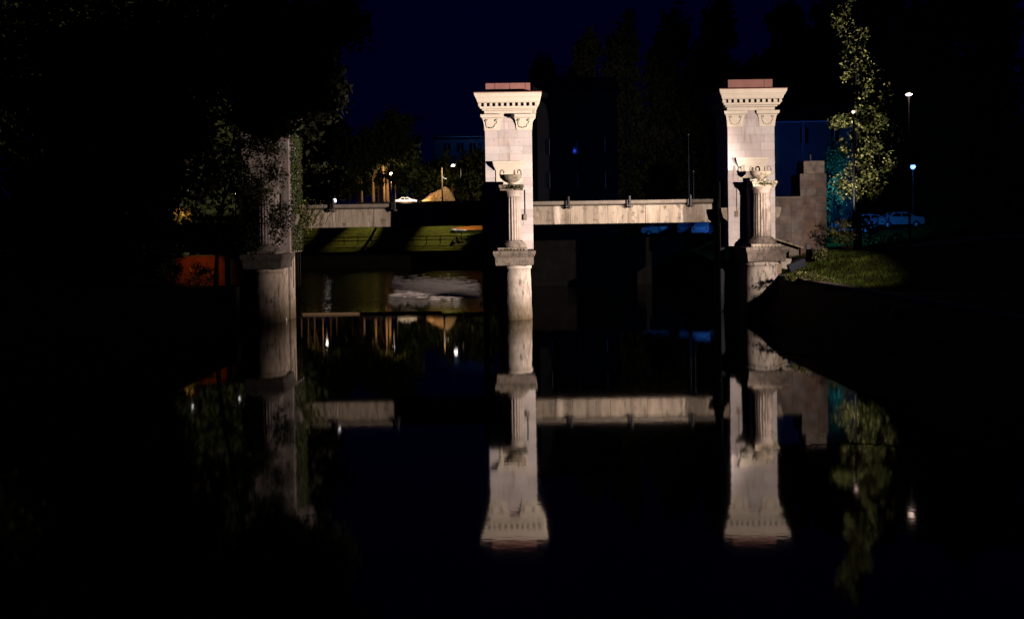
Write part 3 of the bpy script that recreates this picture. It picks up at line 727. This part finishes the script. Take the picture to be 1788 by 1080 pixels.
shrub(1405, 488, 49, 60, 18, 'low yellow green weeds at the quay edge near the dark slab', 900, .1)
shrub(1440, 498, 47, 50, 16, 'low tufty weeds farther along the quay edge', 700, .1)
shrub(1456, 400, 70, 44, 120, 'tall blue-lit shrub behind the stone pillar', 3000, .16)
shrub(1462, 330, 71, 50, 110, 'teal-lit upper bush below the blue house', 2600, .18)
shrub(300, 500, 53.2, 60, 70, 'dark bush before the red wall, farther from the doorway', 1100, .16, [M_LEAF])
shrub(345, 500, 53.5, 70, 46, 'dark bush before the red wall, beside the doorway', 700, .14, [M_LEAF])
shrub(215, 500, 52.8, 130, 90, 'broad black bush hiding the middle of the red wall', 3000, .2, [M_LEAF])
shrub(140, 505, 53.2, 40, 60, 'sparse bush before the far end of the red wall', 400, .14, [M_LEAF])
shrub(75, 505, 52.6, 100, 90, 'dense black bush at the outer end of the red wall', 2200, .2, [M_LEAF])

# bare limb leaning low over the water from the right bank
lb_root = empty('leaning_branch', (16.9, 27, 2.4), 'bare dark limb with twigs leaning low over the water from the right bank', 'branch')
def limb(p0, p1, r0, r1, parent, name, wob=.25, seg=9, sag=0):
    pts = []; p0, p1 = Vector(p0), Vector(p1)
    for i in range(seg):
        t = i / (seg - 1); q = p0.lerp(p1, t); q += Vector((mnoise.noise(Vector((p0.x * 3, t * 3, 0))), mnoise.noise(Vector((p0.y, t * 3, 5))) * .5, mnoise.noise(Vector((p0.z * 2, t * 3.3, 9))))) * wob * math.sin(math.pi * t)
        q.z -= sag * math.sin(math.pi * t); pts.append(q)
    b = MB(); b.tube(pts, [r0 + (r1 - r0) * i / (seg - 1) for i in range(seg)], 6); return b.build(name, M_BARKD, parent), pts
def LQ(px, py, D): q = P(px, py, D); return (q.x - 16.9, D - 27, q.z - 2.4)
mo, mp_ = limb((.2, 0, -.2), LQ(1350, 615, 27), .05, .012, lb_root, 'limb', .5, 14, .35)
for i in range(2, 13):
    for s_ in (-1, 1):
        e = mp_[i] + Vector((-random.uniform(.4, 1.1), random.uniform(-.5, .5), s_ * random.uniform(.15, .55)))
        limb(mp_[i], e, .013, .004, mo, 'twig', .2, 6)
sp_root = empty('sapling', (22.9, 29, 2.9), 'thin bare sapling on the near right shore before the floodlight mast', 'sapling')
tk, tp_ = limb((0, 0, -.2), (-.9, .2, 4.9), .06, .02, sp_root, 'trunk', .2, 12)
for i in range(5, 12):
    for s_ in (-1, 1):
        e = tp_[i] + Vector((s_ * random.uniform(.5, 1.5) - .3, random.uniform(-.3, .3), random.uniform(-.15, .75)))
        o_, q_ = limb(tp_[i], e, .013, .005, tk, 'twig', .3, 7)
pts = np.concatenate([rng.normal(size=(16, 3)) * [.55, .3, .45] + [-1.2, .1, 3.2], rng.normal(size=(12, 3)) * [.6, .3, .4] + [-.7, .1, 4.6]])
tag(link('leaves', leaves_mesh('leaves', pts, .07, [M_LEAF]), None, sp_root), kind='stuff')
# reeds and stones along the dark right shore
for i, (px, py, D) in enumerate([(1535, 540, 36), (1560, 548, 35), (1590, 556, 34.5)]):
    small_block('shore_stone', px, px + 22, py - 9, py + 6, D, .5, M_QUAY, ['pale stone lying on the dark shore nearest the pylon', 'brown stone in the middle of the dark shore row', 'brown stone farthest from the pylon on the dark shore'][i], 'stone', 6, .1)

# ------------------------------------------------------------------ far bank trees along the road
def far_tree(px, h, r, cw, ch, label, D=166, n=1500):
    q = P(px, 356, D); base = (q.x, D, 10.5)
    tree('roadside_tree', base, h, r, [(0, 0, h * 1.22, cw, cw, ch * .8, 3), (cw * .3, 0, h * 1.5, cw * .8, cw * .8, ch * .8, 2)], label, 'tree',
         'trees along the raised road', nleaf=n, leaf=.8, limbs=4)
ft = [(522, 7.5, .22, 4, 4), (534, 8.2, .18, 4, 4), (545, 8, .25, 4, 4), (560, 9, .2, 4, 4), (574, 9, .3, 4.5, 4.5), (584, 8.5, .2, 4, 4), (632, 7.5, .25, 4, 4.5),
      (652, 9, .34, 5, 5), (662, 9.2, .36, 5, 5), (671, 9.5, .28, 5, 5), (677, 10, .38, 5.2, 5), (690, 9.6, .22, 5, 5)]
fl_ = ['thin lit trunk beside the left pylon on the far road', 'second thin trunk from the left pylon on the far road', 'third thin trunk from the left pylon, forked shade across it',
       'trunk left of the small round road lamp', 'stout trunk right of the small round road lamp', 'last slim trunk before the dark gap in the road trees',
       'lone dim trunk in the gap between the two lit groups', 'leftmost trunk of the golden lit group by the pale car', 'second golden trunk of the lit group by the pale car',
       'dim middle trunk of the lit group by the pale car', 'brightest thick trunk of the lit group by the pale car', 'slim trunk next to the pale car']
for i, t in enumerate(ft): far_tree(*t, fl_[i], D=166 + (i % 3) * 1.5)
# round dark crown behind the road
q = P(675, 356, 178)
tree('round_tree', (q.x, 178, 10.5), 9, .6, lobes((q.x, 178, 10.5), 178, [(678, 262, 48, 36, 6, 8), (650, 300, 40, 36, 5, 6), (708, 300, 38, 38, 5, 6)]),
     'broad round-headed tree dark against the sky beyond the road', nleaf=9000, leaf=.9, mats=[M_LEAF], limbs=6, clumps=50)
q = P(790, 356, 182)
tree('round_tree', (q.x, 182, 10.5), 7, .5, lobes((q.x, 182, 10.5), 182, [(780, 310, 60, 34, 6, 8), (830, 300, 50, 44, 6, 6), (850, 330, 40, 40, 5, 6), (740, 318, 30, 26, 5, 6)]),
     'wide dark tree behind the street lamp, lower than its round neighbour', nleaf=9000, leaf=.9, mats=[M_LEAF], limbs=6, clumps=50)
q = P(575, 356, 184)
tree('round_tree', (q.x, 184, 10.5), 9, .5, lobes((q.x, 184, 10.5), 184, [(560, 250, 60, 60, 6, 8), (520, 300, 50, 50, 6, 6), (600, 320, 36, 30, 5, 5)]),
     'dark tree behind the lit trunks beside the left pylon', nleaf=7000, leaf=.9, mats=[M_LEAF], limbs=6, clumps=50)

# tall dark trees on the right behind the pylons
TALL = [(955, 250, 48, 150, 118, 'shorter dark tree just right of the middle pylon'), (1015, 230, 50, 165, 122, 'dark tree with a broken top, second from the middle pylon'),
        (1085, 215, 60, 180, 118, 'pointed dark tree midway between middle and right pylon'), (1165, 210, 70, 190, 120, 'massive dark tree left of the right pylon'),
        (1260, 200, 75, 195, 116, 'massive dark tree straight behind the right pylon'), (1370, 110, 70, 100, 112, 'high dark crown above the blue house'),
        (1455, 120, 70, 120, 112, 'high dark crown behind the slender lit tree'), (1590, 190, 100, 190, 100, 'vast black tree behind the oval street lamp'),
        (1720, 200, 110, 210, 95, 'outermost black tree of the right bank'), (1655, 180, 110, 230, 106, 'black tree filling the gap behind the outermost pair'),
        (1530, 150, 90, 190, 124, 'black tree behind the slender lit tree and the oval lamp')]
for (cx_, cy_, rx_, ry_, D, lab) in TALL:
    q = P(cx_, 400, D); base = (q.x, D, 4.5); tp = P(cx_, cy_ - ry_, D).z
    sp_ = []
    for k in range(6):
        t = k / 5; yy = cy_ + ry_ * (.75 - 1.5 * t); w = rx_ * (1.0 - .55 * t ** 1.6)
        sp_.append((cx_ + random.uniform(-.3, .3) * rx_, yy, w, ry_ * .30, 5 * (1 - .4 * t), 1.5 - t * .8))
    tree('tall_tree', base, tp * .8 - 4, .5, lobes(base, D, sp_), lab, 'tree', 'tall trees behind the right bank', nleaf=13000, leaf=.8, limbs=6, clumps=46, mats=[M_LEAF_UNLIT])

# ------------------------------------------------------------------ buildings
def window(parent, x, z, w, h, y=0, muntin=True):
    fr = MB(); t = .09
    fr.box(x - w / 2 - t, x + w / 2 + t, y - .08, y + .06, z + h / 2, z + h / 2 + t); fr.box(x - w / 2 - t, x + w / 2 + t, y - .12, y + .06, z - h / 2 - t, z - h / 2)
    fr.box(x - w / 2 - t, x - w / 2, y - .08, y + .06, z - h / 2, z + h / 2); fr.box(x + w / 2, x + w / 2 + t, y - .08, y + .06, z - h / 2, z + h / 2)
    if muntin: fr.box(x - .035, x + .035, y - .05, y + .04, z - h / 2, z + h / 2)
    w_ = fr.build('window', M_TRIM, parent)
    for s_ in (-1, 1):
        p = MB(); a, b_ = (x - w / 2, x - .04) if s_ < 0 else (x + .04, x + w / 2); p.box(a, b_, y + .0, y + .02, z - h / 2, z + h / 2); p.build('pane', M_GLASS, w_)
def house(x0, x1, y0, dep, z0, z1, label, wins, gutter=True, roof_h=2.2, wall_m=None):
    root = empty('house', ((x0 + x1) / 2, y0, z0), label, 'house'); L2 = (x1 - x0) / 2; H = z1 - z0
    # wall as vertical strips and bands round real openings
    xs = sorted({-L2, L2, *[w[0] - w[2] / 2 for w in wins], *[w[0] + w[2] / 2 for w in wins]})
    zs = sorted({0, H, *[w[1] - w[3] / 2 for w in wins], *[w[1] + w[3] / 2 for w in wins]})
    b = MB()
    for i in range(len(xs) - 1):
        run = None
        for j in range(len(zs) - 1):
            mx, mz = (xs[i] + xs[i + 1]) / 2, (zs[j] + zs[j + 1]) / 2
            hole = any(abs(mx - w[0]) < w[2] / 2 and abs(mz - w[1]) < w[3] / 2 for w in wins)
            if hole:
                if run is not None: b.box(xs[i], xs[i + 1], 0, .35, run, zs[j]); run = None
            elif run is None: run = zs[j]
        if run is not None: b.box(xs[i], xs[i + 1], 0, .35, run, H)
    b.box(-L2, L2, .9, dep, 0, H); b.box(-L2, -L2 + .35, .35, .9, 0, H); b.box(L2 - .35, L2, .35, .9, 0, H)
    b.build('wall', wall_m or M_FACADE, root)
    for w in wins: window(root, w[0], w[1], w[2], w[3], .18)
    r = MB(); r.prism([(-.5, H + .02), (dep + .5, H + .02), (dep / 2, H + roof_h)], -L2 - .4, L2 + .4, 'x'); r.build('roof', M_CONC2, root)
    if gutter:
        g = MB(); g.tube([(-L2 - .3, -.58, H + .02), (L2 + .3, -.58, H + .02)], .085, 8); go = g.build('gutter', M_TRIM, root)
        d = MB(); d.tube([(-L2 * .28, -.55, H), (-L2 * .28, -.12, H - .5), (-L2 * .28, -.12, .2)], .06, 8); d.build('downpipe', M_TRIM, root)
    return root
# blue-lit house behind the right pylon
D = 84; xa, xb = P(1345, 250, D).x, P(1500, 250, D).x; ze = P(1400, 214, D).z
wx = P(1405, 236, D); cxh = (xa + xb) / 2
wz = P(1405, 236, D).z - 4.6; ww = (P(1413, 0, D).x - P(1396, 0, D).x) * .85; wh = P(0, 222, D).z - P(0, 249, D).z
WN = [(wx.x - cxh, wz, ww, wh), (wx.x - cxh, wz - 4.6, ww, wh), (wx.x - cxh + 3.0, wz, ww, wh), (wx.x - cxh + 3.0, wz - 4.6, ww, wh)]
house(xa, xb, D, 9, 4.6, ze, 'plain house washed in blue light with a bright gutter, behind the right pylon', WN)
# dim building seen between the middle and right pylons
D = 92; xa, xb = P(938, 250, D).x, P(1078, 250, D).x
WN = []
for k in range(3):
    for j in range(3): WN.append((-3.0 + 3.0 * k, 2.6 + 3.6 * j, 1.0, 1.7))
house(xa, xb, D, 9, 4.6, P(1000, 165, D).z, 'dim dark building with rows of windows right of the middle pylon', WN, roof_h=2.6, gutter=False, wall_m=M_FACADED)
# block beyond the road at the sky line
D = 205; xa, xb = P(758, 250, D).x, P(846, 250, D).x
WN = [(-3, 20, 1.6, 2.2), (0.2, 20, 1.6, 2.2), (3.2, 20, 1.6, 2.2), (4.9, 20, .6, 2.2)]
house(xa, xb, D, 10, 10.4, P(800, 240, D).z, 'blue-grey house against the sky left of the middle pylon', [(a, P(800, 258, D).z - 10.4, c, d) for a, b_, c, d in WN], roof_h=1.2)
# red wall with the doorway on the left bank
D = 55.6; x0, x1 = P(105, 470, D).x, P(437, 470, D).x; z1 = P(400, 447, D).z; z0 = 1.7
rw = empty('red_wall', ((x0 + x1) / 2, D, z0), 'long low red plastered wall with a dark doorway beside the left pylon', 'wall')
d0, d1 = P(393, 470, D).x - (x0 + x1) / 2, P(424, 470, D).x - (x0 + x1) / 2; L2 = (x1 - x0) / 2; H = z1 - z0
b = MB(); b.bbox(-L2, d0, 0, .4, 0, H, .02); b.bbox(d1, L2, 0, .4, 0, H, .02); b.build('wall_panel', M_RED, rw)
b = MB(); b.bbox(d0 + .004, d1 - .004, 0, .4, H - .12, H, .01); b.build('lintel', M_RED, rw)
b = MB(); b.bbox(-L2 - .05, L2 + .05, -.08, .48, H + .004, H + .1, .02); b.build('coping', M_SLAB, rw)
dr = MB(); dr.bbox(d0 + .02, d1 - .02, .32, .38, .02, H - .14, .01); dd = dr.build('door', M_IRON, rw)
b = MB(); b.tube([(d1 - .15, .28, 1.0), (d1 - .15, .28, 1.15)], .02, 6); b.build('handle', M_COPE, dd)
# sloped wing of the left quay beside the round pier
b = MB(); q = [P(432, 515, 53), P(452, 505, 53), P(476, 562, 53), P(428, 600, 53)]
b.prism([(-19.6, -1.5), (-15.2, -1.5), (-15.75, .25), (-16.55, 2.1), (-19.6, 2.2)], 53.7, 54.4, 'y')
tag(b.build('sloping_buttress', mat('wet_concrete', (.12, .11, .08), .8, .4, 2, .4)), 'dark sloping concrete buttress at the foot of the left pylon', 'buttress')

# ------------------------------------------------------------------ far bank furniture
# railing at the foot of the far lawn
def railing(x0, x1, y, z, label, step=2.2, h=1.15):
    root = empty('railing', ((x0 + x1) / 2, y, z), label, 'railing'); L2 = (x1 - x0) / 2
    for zz in (h, h * .5): b = MB(); b.tube([(-L2, 0, zz), (L2, 0, zz)], .07, 6); b.build('rail', M_IRON, root)
    n = int(2 * L2 / step)
    pm = None
    for i in range(n + 1):
        if pm is None: b = MB(); b.box(-.05, .05, -.05, .05, -.1, h + .1); pm = b.mesh('post')
        link('post', pm, M_IRON, root, (-L2 + 2 * L2 * i / n, 0, 0))
railing(-34, -.5, 138.5, h_far(-15, 138.5), 'long dark iron railing across the foot of the far lawn')
# pale car on the road and its companion
def car(base, rz, paint, label, on=False, group=None):
    root = empty('parked_car', base, label, 'car', group, rz)
    prof = [(-2.1, .35), (-2.15, .7), (-2.05, .95), (-1.2, 1.02), (-.6, 1.42), (.55, 1.46), (1.35, 1.05), (2.05, .98), (2.15, .7), (2.1, .35)]
    ins = [.0, .0, .03, .06, .20, .20, .06, .03, 0, 0]
    v = [(x, -.85 + i, z) for (x, z), i in zip(prof, ins)] + [(x, .85 - i, z) for (x, z), i in zip(prof, ins)]; n = len(prof)
    b = MB(); b.add(v, [tuple(range(n)), tuple(range(2 * n - 1, n - 1, -1))] + [(i, n + i, n + (i + 1) % n, (i + 1) % n) for i in range(n)])
    b.build('body', paint, root)
    for s_ in (-1, 1):
        for (xa, xb, xc, xd) in ((-.98, -.05, -.05, -.55), (.03, 1.12, .52, .03)):
            w = MB(); yy = s_ * .80
            w.add([(xa, s_ * .825, 1.04), (xb, s_ * .825, 1.04), (xc, s_ * .69, 1.38), (xd, s_ * .69, 1.38)], [(0, 1, 2, 3)])
            w.build('side_window', M_GLASS, root)
    w = MB(); w.add([(.66, -.62, 1.43), (.66, .62, 1.43), (1.32, .72, 1.09), (1.32, -.72, 1.09)], [(0, 1, 2, 3)]); w.build('windscreen', M_GLASS, root)
    for x in (-1.35, 1.35):
        for s_ in (-1, 1):
            t = MB(); t.tube([(x, s_ * .70, .33), (x, s_ * .90, .33)], .33, 18); wh_ = t.build('wheel', M_TYRE, root)
            t = MB(); t.tube([(x, s_ * .901, .33), (x, s_ * .915, .33)], .19, 12); t.build('rim', M_TRIM, wh_)
    for s_ in (-1, 1):
        t = MB(); t.bbox(2.11, 2.17, s_ * .62 - .16, s_ * .62 + .16, .66, .84, .02); t.build('headlight', M_HEAD if on else M_GLASS, root)
        t = MB(); t.bbox(-2.17, -2.1, s_ * .64 - .14, s_ * .64 + .14, .7, .86, .02); t.build('tail_light', M_RED, root)
    return root
q = P(708, 353, 167); car((q.x, 166.5, 10.66), 0, M_WHITE, 'white car with lit headlights stopped on the raised far road', True)
hl = spot('headlight_beam', (q.x + 2.3, 166.5, 11.35), (q.x + 9, 166.6, 11.5), 2600, 75, .6, (1, .66, .33), .08)
# added mound that stands for the headlight streak
q = P(748, 353, 166.5)
b = MB(); v = []; nn = 15
for j in range(nn):
    for i in range(nn):
        x, y_ = -4 + 10 * i / (nn - 1), -2 + 4 * j / (nn - 1)
        hgt = max(0, 3.6 * sm((x + 4.6) / 8.4) * (1 - sm((x - 3.5) / 2.5)) * (1 - (abs(y_) / 2.05) ** 2)) + .55 * nz(x, y_, 1.1) + .15 * nz(x, y_, 4)
        v.append((x, y_, hgt - .12))
b.add(v, [(j * nn + i, j * nn + i + 1, (j + 1) * nn + i + 1, (j + 1) * nn + i) for j in range(nn - 1) for i in range(nn - 1)], True)
tag(b.build('glow_mound', M_SAND, None, (q.x, 168.5, 10.66)), 'golden mound added for the headlight glow on the far road right of the white car', 'mound')
# street furniture lamps
def street_lamp(px, py, D, zb, label, glow, watts, col, group='street lamps', arm=None, globe=True, r=.22, pole_m=None, spotd=False):
    q = P(px, py, D); root = empty('street_lamp', (q.x, D, zb), label, 'street lamp', group); H = q.z - zb
    ax_ = arm or 0
    b = MB(); b.tube([(ax_, 0, -.2), (ax_, 0, H + (.4 if arm else -.2))], [.09, .06], 8); b.build('pole', pole_m or M_IRON, root)
    if arm:
        b = MB(); b.tube([(ax_, 0, H + .3), (ax_ * .5, 0, H + .38), (0, 0, H + .16)], .04, 6); b.build('arm', M_IRON, root)
    h_ = MB()
    if globe: h_.lathe([(.05, -r), (r * .75, -r * .6), (r, 0), (r * .75, r * .6), (.05, r)], 14, (0, 0, H))
    else: h_.lathe([(.05, -r * .5), (r * .8, -r * .3), (r * 1.15, 0), (r * .5, r * .35), (.05, r * .4)], 16, (0, 0, H))
    h_.build('lamp_head', glow, root)
    c_ = MB(); c_.lathe([(r * .95, r * .62), (r * .5, r * 1.0), (.03, r * 1.15)], 14, (0, 0, H)); c_.build('lamp_cap', M_IRON, root)
    if watts: spot('lamp_and_fill_light', (q.x, D - r - .35, q.z - .1), (q.x, D - r - .35 + 2, q.z - .9), watts, 128, .3, col, .1)
    return root
street_lamp(683, 303, 163, 10.4, 'round white street lamp among the golden trunks by the pale car', M_LW, 5000, (1, .60, .28), r=.26)
street_lamp(566, 313, 163, 10.4, 'small round street lamp among the thin trunks near the left pylon', M_LW, 1500, (1, .58, .28), r=.24)
street_lamp(791, 289, 164, 10.4, 'arched street lamp hanging from an arm beside the timber pole', M_LW, 2600, (1, .8, .55), arm=1.5, r=.34, globe=False)
q = P(771, 353, 163); tp = P(770, 291, 163)
pr = empty('timber_pole', (q.x, 164.9, 10.4), 'pale timber utility pole standing by the far road', 'pole')
b = MB(); b.tube([(0, 0, -.3), (0, 0, tp.z - 10.4)], [.2, .13], 10); b.build('post', M_WOOD, pr)
b = MB(); b.tube([(0, -.15, 5.6), (.45, -.15, 5.2), (.9, -.15, 5.1)], .05, 6); b.build('bracket', M_TRIM, pr)
spot('lamp_and_fill_light', (P(708, 350, 160).x, 160.5, 15.5), (P(712, 350, 165).x, 165.5, 11.6), 4500, 62, .5, (1, .78, .6), .1)  # unseen spot added to brighten the white car and parapet
# lit low wall along the road
for i in range(11):
    x = P(622, 353, 163).x + i * 2.25
    b = MB(); b.bbox(.01, 2.24, 0, .3, 0, .78, .02)
    if i == 0: wl = empty('road_parapet', (x, 162.7, 10.4), 'low pale parapet along the raised far road', 'parapet'); X0 = x
    b.build('parapet_stone', M_COPE, wl, (x - X0, 0, 0))
# barrier boards near the middle pylon
q0, q1 = P(786, 399, 145), P(843, 402, 145); zg = h_far(q0.x, 145)
br = empty('barrier', (q0.x, 145, q0.z - .9), 'orange and white barrier boards on the far lawn beside the middle pylon', 'barrier')
w_ = q1.x - q0.x
b = MB(); b.prism([(0, .95), (w_, .35), (w_, 1.5), (w_ * .4, 1.18)], 0, .08, 'y'); b.build('orange_board', M_ORANGE, br)
for i in range(5):
    b = MB(); t0, t1 = i / 5, (i + 1) / 5
    b.prism([(w_ * t0 + .02, .70 - .62 * t0), (w_ * t1 - .02, .70 - .62 * t1), (w_ * t1 - .02, .95 - .62 * t1), (w_ * t0 + .02, .95 - .62 * t0)], -.1, -.04, 'y'); b.build('rail_board', M_WHITE if i % 2 == 0 or i > 2 else M_CARB, br)
for x in (.3, w_ * .5, w_ - .3):
    b = MB(); b.box(x - .05, x + .05, .09, .19, -1.2, 1.0); b.build('post', M_IRON, br)
# extra narrow beams added at the street lamps to pool light on the lawn
for lx, ly, ax2, ay, w, cn in ((683, 303, -25.2, 147, 27000, 20), (791, 289, -11.6, 147, 33000, 25), (566, 313, -34.8, 148, 7000, 11)):
    q = P(lx, ly, 163); spot('lamp_and_fill_light', (q.x, 162.4, q.z - .1), (ax2, ay, h_far(ax2, ay)), w, cn, .8, (1, .80, .14), .05)
spot('water_fill_light', (-7.4, 58.8, 5.7), (-7.9, 84, 0), 2300, 22, .95, (1, .74, .64), .05)  # added light for the pale streaks on the water
ul = empty('water_fill_lamp', (-7.4, 58.55, 5.75), 'added fill lamp under the shaded footbridge span for the streaks on the water', 'lamp')
b = MB(); b.bbox(-.12, .12, -.12, .12, -.08, .14, .02); b.build('housing', M_IRON, ul)
for i, (px, D, h_) in enumerate([(612, 154, 6.5), (628, 152, 5.5), (668, 153, 6.5), (690, 152, 7), (735, 154, 5), (806, 153, 5)]):
    q = P(px, 400, D); b_ = (q.x, D, h_far(q.x, D))
    tree('lawn_tree', b_, h_, .16, [(0, 0, h_, 1.8, 1.8, 1.5, 1)], ['young lawn tree right of the bollard lamp, the first', 'young lawn tree left of the golden trunks', 'young lawn tree in front of the golden trunks', 'young lawn tree next to the pale car, black against it',
         'young lawn tree before the golden mound', 'young lawn tree right of the arched street lamp'][i], 'tree', 'young trees on the far lawn', nleaf=350, leaf=.4, limbs=3)

q = P(818, 400, 145); zw = h_far(q.x - 1, 141.2)
wl_ = empty('barrier_fill_lamp', (q.x - 1, 141.2, zw), 'small added fill lamp on the far lawn facing the barrier boards', 'lamp')
b = MB(); b.tube([(0, 0, -.1), (0, 0, .5)], .03, 6); b.bbox(-.12, .12, -.1, .06, .5, .7, .02); b.build('housing', M_IRON, wl_)
spot('barrier_fill_light', (q.x - 1, 141.32, zw + .6), (q.x, 145, q.z + .1), 420, 95, .5, (1, .85, .7), .04)  # added light that brings out the barrier boards
# right bank lamps
def lone_lamp(px, py, D, zb, label, glow, r, watts=0, col=(1, 1, 1), globe=True): return street_lamp(px, py, D, zb, label, glow, watts, col, 'street lamps', None, globe, r)
lone_lamp(1587, 165, 58, 3.6, 'oval white street lamp high among the black trees', lamp_mat('lamp_glow_pink', (1, .72, .6), 8), .2, 0, (1, .8, .7), False)
lone_lamp(1594, 291, 78, 4.6, 'blue-white street lamp low among the black trees', M_LB, .24, 15, (.15, .3, 1))
lone_lamp(1490, 195, 62, 3.8, 'small pinkish lamp on a thin pole inside the slender tree', lamp_mat('lamp_glow_rose', (1, .5, .5), 2), .12)
lone_lamp(181, 326, 70, 4.4, 'small blue lamp at the far left, the upper one', lamp_mat('lamp_glow_blue_small', (.15, .3, 1), 1.6), .11)
lone_lamp(182, 358, 66, 4.4, 'small deep blue lamp at the far left, the lower one', lamp_mat('lamp_glow_deep_blue', (.03, .12, 1), 1.0), .13)
lone_lamp(328, 331, 74, 4.4, 'small white lamp over the orange leaves of the left bank', lamp_mat('lamp_glow_dot', (1, .9, .9), 3), .1)
lone_lamp(411, 337, 76, 4.4, 'small white lamp just left of the leafy pylon', lamp_mat('lamp_glow_dot', (1, .9, .9), 3), .1)
# poles between the pylons
for i, (px, pt_, D, lab) in enumerate([(1097, 122, 86, 'tall thin pole midway between the middle and right pylons'), (1204, 236, 86, 'thin pole just left of the right pylon'), (1212, 300, 88, 'shorter thin pole next to the right pylon')]):
    q = P(px, 400, D); tp = P(px, pt_, D)
    po = empty('flag_pole', (q.x, D, 4.6), lab, 'pole', 'thin poles between the pylons')
    b = MB(); b.tube([(0, 0, -.1), (0, 0, tp.z - 4.6)], [.06, .035], 8); b.build('mast', M_POLE, po)
    b = MB(); b.lathe([(.05, 0), (.07, .05), (.02, .12)], 8, (0, 0, tp.z - 4.6)); b.build('finial', M_TRIM, po)
# cars on the blue-lit forecourts
for i, (px, D, lab) in enumerate([(1150, 92, 'parked car under the lit footbridge, farthest left of its row'), (1195, 90, 'parked car under the lit footbridge, middle of its row'), (1228, 87, 'parked car under the lit footbridge nearest the right pylon')]):
    q = P(px, 400, D); car((q.x, D, 4.62), (.1, 1.4, 1.2)[i], M_CARB, lab, False, 'cars parked under the blue light')
for i, (px, D, lab) in enumerate([(1478, 76, 'parked car behind the slender tree, close to the pillar'), (1518, 78, 'parked car glimpsed under the slender tree'), (1566, 77, 'parked car in blue light right of the slender tree')]):
    q = P(px, 400, D); car((q.x, D, h_right(q.x, D) + .02), (.2, 2.9, .1)[i], M_CARB, lab, False, 'cars parked under the blue light')
BLUE = (.05, .25, 1.0)  # unseen lights without fixtures give the blue wash
shaded('blue_light', (P(1225, 392, 86).x, 83.2, 6.4), 110, BLUE)
shaded('blue_light', (P(1515, 372, 73).x, 72.5, 6.6), 80, (.04, .22, 1.0))
shaded('blue_light', (P(1462, 330, 68).x, 66.5, 8.4), 1500, (.03, .32, 1.0))
shaded('blue_light', (P(1420, 330, 76).x, 77.0, 13.5), 170, (.03, .16, 1.0))
shaded('blue_light', (P(1030, 300, 84).x, 80.5, 15), 30, (.04, .1, 1.0))
shaded('blue_light', (P(830, 260, 195).x, 196, 33), 700, (.05, .25, 1.0))
# unseen sodium light on the red wall and on the leaves beyond
shaded('sodium_light', (P(335, 470, 54).x, 53.6, 3.5), 38, (1, .40, .12), cone=100)
shaded('sodium_light', (P(140, 470, 54).x, 54.2, 3.3), 10, (1, .42, .14), cone=90)
shaded('sodium_light', (P(322, 372, 70).x, 69, 7.2), 60, (1, .5, .22))
shrub(322, 392, 70, 50, 50, 'round bush with orange-lit leaves on the left bank', 900, .22, [M_LEAFP])

ul = empty('uplight', (23.35, 58.5, h_right(23.35, 58.5)), 'added small black uplight in the grass under the slender tree', 'uplight')  # fixture added for the beams that light the tree
b = MB(); b.lathe([(.06, 0), (.06, .12), (.13, .2), (.15, .42)], 14); b.build('housing', M_IRON, ul)
# floodlight fixtures on the right bank, outside the view
for i, (loc, aim) in enumerate([(FLOOD_A, (17, 55, 7)), (FLOOD_B, (.5, 55, 6.5))]):
    d = (Vector(aim) - Vector(loc)).normalized()
    root = empty('floodlight_mast', (loc[0] - d.x * .35, loc[1] - d.y * .35, 2.4), ['floodlight mast on the near right bank', 'floodlight mast farther up the right bank'][i], 'floodlight', 'floodlight masts')
    hz = loc[2] - 2.4
    b = MB(); b.tube([(0, 0, -.2), (0, 0, hz - .2)], .07, 8); b.build('mast', M_IRON, root)
    b = MB(); b.bbox(-.22, .22, -.12, .10, hz - .18, hz + .18, .02); o = b.build('housing', M_IRON, root); o.rotation_euler.z = math.atan2(-d.x, d.y)
